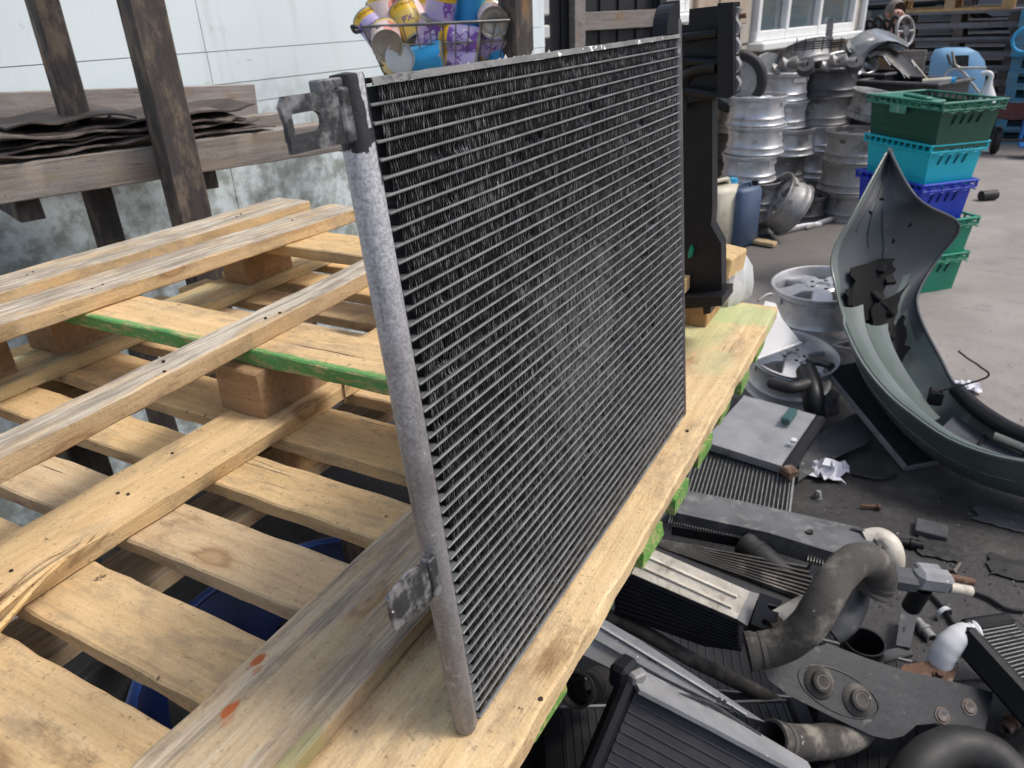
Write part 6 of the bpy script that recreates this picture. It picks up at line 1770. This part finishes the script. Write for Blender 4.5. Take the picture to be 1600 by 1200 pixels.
for c in A_:
    o = MB().lathe([(.014, .016), (.017, .018), (.021, .016), (.022, .008), (.032, .004), (.034, .0005)], 28, Matrix.Translation(c) @ qn).build('grommet', M['rubber'], sb, 50, world=True)
    MB().lathe([(.0135, -.02), (.0142, .0168), (.0118, .0168), (.0115, -.018)], 20, Matrix.Translation(c) @ qn, True)  .build('sleeve', M['washer'], o, 50, world=True)
    MB().lathe([(0, .0125), (.0114, .0125), (.0114, .010), (0, .010)], 20, Matrix.Translation(c) @ qn).build('dark_bore', M['rubber_dark'], o, 50, world=True)
A_, nB = plane_pts([(1472, 1118), (1514, 1105)], *Pb)
for c in A_:
    MB().lathe([(.003, .003), (.006, .005), (.012, .0045), (.014, .002), (.017, .002), (.018, 0)], 22, Matrix.Translation(c) @ qn).build('washer', M['washer'], sb, 40, world=True)
A_, nB = plane_pts([(1310 + 62 * math.cos(q) - 8 * math.sin(q), 1081 + 29 * math.cos(q) + 30 * math.sin(q)) for q in [2 * PI * i / 36 for i in range(37)]], *Pb)
MB().tube(A_, .0022, 6).build('raised_pad', M['blacksteel'], sb, 60, world=True)
# ------------------------------------------------------------------ grey connector, cup and bits
fc_ = thing('coolant_fitting', 'grey cast pipe fitting with two short spigots, right of the cream elbow', 'fitting', atd(1450, 905, 1.72))
MB().bar(atd(1382, 900, 1.70), atd(1432, 908, 1.70), .055, .04, .010).build('body', M['greyplas'], fc_, world=True)
MB().bar(atd(1428, 902, 1.69), atd(1484, 910, 1.70), .045, .05, .012).build('body_block', M['alu_plate'], fc_, world=True)
MB().bar(atd(1432, 884, 1.70), atd(1468, 888, 1.71), .02, .012, .004).build('clip', M['alu_plate'], fc_, world=True)
MB().tube([atd(1480, 901, 1.71), atd(1520, 909, 1.73)], .0085, 12).build('spigot', M['rust'], fc_, 50, world=True)
MB().tube([atd(1482, 918, 1.70), atd(1516, 924, 1.71)], .013, 14).build('spigot', M['alu_white'], fc_, 50, world=True)
MB().tube([atd(1442, 918, 1.72), atd(1424, 948, 1.78)], .022, 14, hollow=.004).build('lower_port', M['rubber_dark'], fc_, 50, world=True)
cup = thing('hose_coupling', 'black ribbed coupling cup standing behind the dark steel bracket', 'coupling', atd(1352, 1000, 1.62) + V((0, 0, -.03)))
MB().lathe([(.034, -.16), (.038, -.03), (.047, -.026), (.047, -.012), (.040, -.006), (.041, .022), (.043, .026), (.039, .026), (.037, -.03), (.033, -.16)], 28).build('cup_wall', M['blackplas'], cup, 50)
tc = thing('tan_duct', 'tan plastic duct end and grey elbow partly under the hooked hose', 'duct', atd(1240, 970, 1.57))
MB().tube([atd(1218, 978, 1.58), atd(1262, 950, 1.60)], [.034, .030], 16, hollow=.004).build('duct_wall', M['alu_white'], tc, 50, world=True)
MB().tube(smooth_path([atd(1300, 990, 1.62), atd(1325, 970, 1.62), atd(1338, 940, 1.64), atd(1336, 925, 1.66)]), .026, 14, hollow=.004).build('grey_elbow', M['greyplas'], tc, 60, world=True)
ru = thing('rusty_bracket', 'rusty brown steel bracket with a bolt, behind the dark steel one', 'bracket', atd(1450, 1045, 1.62))
Pr = (atd(1405, 1050, 1.62), atd(1490, 1045, 1.62), atd(1450, 1030, 1.64))
plate([(1404, 1052), (1412, 1038), (1485, 1029), (1494, 1050), (1488, 1066), (1440, 1066)], Pr, .012, 'rusty_plate', M['rust'], ru)
A_, n_ = plane_pts([(1467, 1056)], *Pr); MB().lathe([(0, .012), (.007, .012), (.008, .004), (.013, .003), (.014, 0)], 14, Matrix.Translation(A_[0]) @ n_.to_track_quat('Z', 'Y').to_matrix().to_4x4()).build('bolt', M['rust'], ru, 40, world=True)
st = thing('black_strap', 'flat black plastic strap with a small slot, right of the coupling cup', 'strap', gz(1412, 985, .03))
plate([(1400, 1008), (1408, 955), (1434, 958), (1422, 1012)], (gz(1405, 1005, .05), gz(1430, 1005, .05), gz(1415, 950, .04)), .008, 'strap_body', M['greyplas'], st)
plate([(1411, 979), (1415, 979), (1414, 987), (1410, 987)], (gz(1405, 1005, .0508), gz(1430, 1005, .0508), gz(1415, 950, .0408)), .001, 'slot', M['rubber_dark'], st)
sc_ = thing('scrap_bar', 'short grey bar lying at the foot of the coupling cup', 'bar', gz(1395, 1025, .03))
MB().bar(gz(1372, 1030, .05), gz(1420, 1018, .03), .03, .02, .004).build('bar_body', M['greyplas'], sc_, world=True)
# white elbow and the radiator at the right edge
rr_ = radiator('black framed radiator at the right edge with a white elbow hose on its corner', atd(1524, 984, 1.62), atd(1640, 1110, 1.50), atd(1560, 948, 1.80), .05, 22, fin_grey, tube_pale, M['blackplas'], 'uUvV', tw=.030)
hose('white elbow hose plugged into the corner of the right edge radiator', [atd(1524, 992, 1.63), atd(1504, 994, 1.63), atd(1484, 1008, 1.63), atd(1470, 1030, 1.64), atd(1462, 1056, 1.66)], .028, M['whiteplas'], 'white_hose')
rod_ = thing('metal_rod', 'thin grey rod lying under the white elbow hose', 'rod', gz(1540, 1063, .05))
MB().tube([atd(1490, 1066, 1.68), atd(1570, 1062, 1.72)], .006, 8).build('rod_body', M['alu_dull'], rod_, 60, world=True)
# ------------------------------------------------------------------ lower left: grey rails and black radiator
gr_ = thing('grey_rail_pair', 'long dusty grey channel rail running out from under the pallet edge', 'rail', atd(1050, 1040, 1.45))
Pg = (atd(925, 970, 1.46), atd(1190, 1120, 1.44), atd(920, 1005, 1.45))
plate([(905, 945), (1000, 1000), (1100, 1065), (1195, 1128), (1160, 1118), (1040, 1060), (905, 985)], Pg, .008, 'upper_rail', M['alu_plate'], gr_)
plate([(905, 987), (1040, 1062), (1120, 1102), (1090, 1098), (970, 1052), (905, 1020)], (Pg[0] - V((0, 0, .012)), Pg[1] - V((0, 0, .012)), Pg[2] - V((0, 0, .02))), .012, 'lower_rail', M['alu_dull'], gr_)
A_, n_ = plane_pts([(910, 962), (1165, 1116)], *Pg); MB().tube([A_[0] + n_ * .002, A_[1] + n_ * .002], .0035, 6).build('channel_lip', M['alu_plate'], gr_, 60, world=True)
plate([(1008, 1022), (1024, 1032), (1028, 1038), (1012, 1030)], (Pg[0] + n_ * .001, Pg[1] + n_ * .001, Pg[2] + n_ * .001), .001, 'slot', M['rubber_dark'], gr_)
br_ = radiator('black radiator standing tilted at the bottom edge with a dusty grey top plate', atd(995, 1072, 1.36), atd(1275, 1222, 1.33), atd(955, 1300, 1.28), .05, 13, fin_black, tube_black, M['blackplas'], 'u', name='old_radiator', tw=.028, rad_dir='u', fins=False)
PT = (atd(1000, 1060, 1.38), atd(1270, 1205, 1.35), atd(1010, 1050, 1.42))
plate([(988, 1056), (1010, 1050), (1130, 1112), (1262, 1190), (1280, 1225), (1120, 1140), (1000, 1078)], PT, .008, 'top_plate', M['alu_plate'], br_)
MB().bar(atd(962, 1062, 1.36), atd(985, 1038, 1.40), .035, .05, .008).build('corner_cap', M['blackplas'], br_, world=True)
MB().bar(atd(985, 1062, 1.355), atd(1006, 1052, 1.375), .02, .022, .004).build('corner_clip', M['alu_dull'], br_, world=True)
st2 = thing('plastic_clip_strip', 'thin black toothed plastic strip lying along the tilted black radiator', 'strip', atd(1120, 1115, 1.38))
MB().tube(smooth_path([atd(1060, 1085, 1.40), atd(1110, 1100, 1.40), atd(1150, 1126, 1.40), atd(1188, 1150, 1.39)]), .006, 6, squash=.5).build('strip_body', M['greyplas'], st2, 60, world=True)
for (px, py) in ((1122, 1098), (1130, 1102), (1142, 1112)): MB().bar(atd(px, py, 1.40), atd(px + 3, py - 8, 1.40), .006, .004).build('tooth', M['greyplas'], st2, world=True)
# ------------------------------------------------------------------ radiator leaning under the bumper, grey board, litter
radiator('dark condenser with grey frame leaning under the green bumper', gz(1418, 728, .03), gz(1290, 574, .20), gz(1500, 700, .03), .022, 34, fin_black, tube_black, M['greyplas'], '', name='leaning_condenser', fins=False, rad_dir='u')
gb = thing('grey_board', 'flat dusty grey plastic sheet lying on the ground beside small silver radiator', 'board', gz(1310, 690, .03))
plate([(1247, 752), (1252, 694), (1330, 648), (1362, 640), (1380, 660), (1352, 694), (1290, 722)], (gz(1247, 752, .02), gz(1362, 640, .05), gz(1380, 690, .03)), .005, 'sheet_body', M['greyplas'], gb)
wm_ = thing('wiper_motor', 'black wiper motor and linkage lying between the wheels and leaning condenser', 'motor', gz(1275, 640, .05))
MB().tube(smooth_path([gz(1260, 580, .22), gz(1268, 605, .20), gz(1272, 630, .16), gz(1276, 650, .10)]), .04, 12).build('motor_can', M['blackplas'], wm_, 60, world=True)
MB().tube(smooth_path([gz(1205, 598, .22), gz(1235, 606, .235), gz(1262, 600, .235)]), .022, 10).build('arm', M['rubber_dark'], wm_, 60, world=True)
MB().lathe([(0, 0), (.055, 0), (.06, .05), (.045, .075), (0, .08)], 20, Matrix.Translation(gz(1290, 640, 0.0))).build('gear_cover', M['greyplas'], wm_, 50, world=True)
MB().bar(gz(1262, 562, .25), gz(1300, 572, .27), .03, .02, .004).build('linkage', M['blacksteel'], wm_, world=True)
wt = thing('plastic_wing_trim', 'dirty white triangular plastic trim leaning beside the pallet corner', 'trim', gz(1215, 530, .1))
plate([(1196, 470), (1212, 474), (1222, 498), (1250, 533), (1252, 538), (1170, 566), (1162, 550)], (gz(1205, 475, .40), gz(1250, 536, .26), gz(1168, 562, .25)), .006, 'trim_sheet', M['whiteplas'], wt)
MB().tube([gz(1252, 536, .265), gz(1170, 565, .255)], .007, 8).build('rolled_edge', M['whiteplas'], wt, 60, world=True)
cbm = thing('cable_loop', 'thin pale cable looping beside the big silver wheel', 'cable', gz(1200, 465, .2))
MB().tube(smooth_path([gz(1185, 470, .2), gz(1200, 460, .22), gz(1218, 461, .21), gz(1228, 470, .18)]), .007, 8).build('cable_run', M['alu_dull'], cbm, 60, world=True)
def crumple(label, px, py, s, mat, name, cat, seed, flat=False):
    c = gz(px, py, 0); rows = []
    for i in range(9):
        row = []
        for j in range(9):
            u, v = i / 8 - .5, j / 8 - .5; q = V((u * 5 + seed, v * 5, seed))
            row.append((c.x + s * (u + .2 * noise.noise(q)), c.y + s * .8 * (v + .2 * noise.noise(q + V((7, 0, 0)))), (.006 if flat else .014) + s * (.05 if flat else .35) * max(0, .5 + noise.noise(q * 1.4) - 1.1 * (u * u + v * v) ** .5)))
        rows.append(row)
    o = MB().sheet(rows, .001).build(name, mat, None, 25); tag(o, label, cat); return o
crumple('crumpled pale paper on the dark ground below the leaning condenser', 1288, 740, .14, M['paper'], 'crumpled_paper', 'paper', 3.3)
crumple('white plastic scraps on the ground just behind bumper edge', 1510, 608, .10, M['paper'], 'plastic_scrap', 'scrap', 8.1)
nt_ = thing('lug_nut', 'dark domed nut standing on the dark ground near the paper', 'nut', gz(1277, 778, 0))
MB().lathe([(0, .03), (.008, .028), (.013, .016), (.014, 0), (0, 0)], 6).build('nut_body', M['alu_dull'], nt_)
MB().lathe([(.018, 0), (.018, .003), (.012, .004)], 14).build('washer', M['alu_dark'], nt_)
gb2 = thing('wood_scrap', 'small dusty flat block on the dark ground below the bumper', 'scrap', gz(1455, 828, 0))
MB().box(gz(1455, 828, .012), (.09, .07, .022), Matrix(), .003).build('scrap_body', M['greyplas'], gb2, world=True)
for i, (px, py, l, sz) in enumerate(((1470, 862, 'torn black rubber mat scrap below the bumper on dark ground', .11), (1560, 810, 'dark fabric scrap at the right edge under the bumper', .14), (1380, 872, 'black rubber scrap beside the cream elbow', .10), (1580, 890, 'large black plastic scrap near the right edge radiator', .12))):
    crumple(l, px, py, sz, M['rubber_dark'] if i != 1 else M['greyplas'], 'rubber_scrap', 'scrap', 1.7 * i + .4, True)
for i, (pts, l) in enumerate((([(1420, 935), (1445, 925), (1470, 945), (1490, 975)], 'thin black cable curling beside the pipe fitting'), ([(1520, 925), (1545, 935), (1570, 950), (1600, 955)], 'black rubber cord lying above the right edge radiator'), ([(1330, 740), (1370, 748), (1400, 742)], 'black wire lying on ground near the crumpled paper'))):
    t_ = thing('loose_cable', l, 'cable', gz(*pts[0], 0)); MB().tube(smooth_path([gz(*p, .008) for p in pts]), .006, 6).build('cable_run', M['rubber_dark'], t_, 60, world=True)
bits = [('jubilee clip of bright steel lying by the hooked hose', 'hose_clip', 'clip', 1310, 985), ('small brass coloured union lying right of the dark steel bracket', 'pipe_union', 'union', 1580, 1130), ('short alloy pipe stub beside the coupling cup', 'pipe_stub', 'pipe', 1445, 985),
        ('black plastic plug lying on the ground above the pipe fitting', 'plastic_plug', 'plug', 1425, 850), ('hex bolt lying on the dark ground below the bumper', 'hex_bolt', 'bolt', 1500, 880), ('grey spring clip near the right edge radiator', 'spring_clip', 'clip', 1475, 960), ('rusty bolt on the ground between paper and bar tank', 'hex_bolt', 'bolt', 1345, 790)]
for i, (l, nm, ct, px, py) in enumerate(bits):
    c = gz(px, py, .012); t_ = thing(nm, l, ct, Matrix.Translation(c) @ R(i * 1.1, 'Z') @ R(PI / 2, 'Y'))
    if 'clip' in nm: MB().lathe([(.022, -.006), (.0235, -.006), (.0235, .006), (.022, .006)], 20, None, True).build('band', M['alu'], t_, 40); MB().box((.026, 0, 0), (.010, .016, .010), None, .002).build('screw_housing', M['alu_dull'], t_)
    elif 'bolt' in nm: MB().lathe([(0, 0), (.0055, 0), (.0055, .05), (0, .05)], 10).build('shank', M['washer'] if i < 5 else M['rust'], t_); MB().lathe([(0, .05), (.011, .05), (.011, .059), (0, .059)], 6).build('head', M['washer'] if i < 5 else M['rust'], t_)
    else: MB().lathe([(.010, -.03), (.014, -.03), (.014, -.005), (.018, -.004), (.018, .006), (.013, .008), (.013, .035), (.010, .035)], 14, None, True).build('stub_wall', (M['rust'], M['rust'], M['alu_dull'], M['blackplas'])[min(i, 3)], t_, 40)
b_ = thing('black_lump', 'black rubber end piece on the concrete right of the crates', 'rubber', gz(1540, 305, .0))
MB().tube([gz(1533, 306, .04), gz(1556, 304, .04)], .04, 12).build('lump_body', M['rubber_dark'], b_, 50, world=True)
# grit: pale chips and black crumbs lying on the ground
random.seed(77)
ch = MB()
for k in range(1100):
    px = random.uniform(1050, 1620); py = random.triangular(380, 1230, 900)
    p = gz(px, py, .001); s = random.triangular(.001, .0055, .0015); a = random.uniform(0, 6)
    Mx = Matrix.Translation(p) @ R(a, 'Z')
    ch.cur = 0 if random.random() < .22 else 1
    vs = [(-s, -s * .7, 0), (s, -s * .5, 0), (s * .6, s * .8, 0), (-s * .7, s * .6, 0), (0, 0, s * .7)]
    ch.add(vs, [[0, 1, 4], [1, 2, 4], [2, 3, 4], [3, 0, 4]], Mx)
o = ch.build('grit', [pbr('pale_grit', (.34, .33, .31), (.2, .19, .18), 8, .8), pbr('dark_grit', (.05, .048, .045), None, 8, .8)], None, kind='stuff')
o['label'] = 'fine grit and chips scattered over the yard ground'; o['category'] = 'grit'
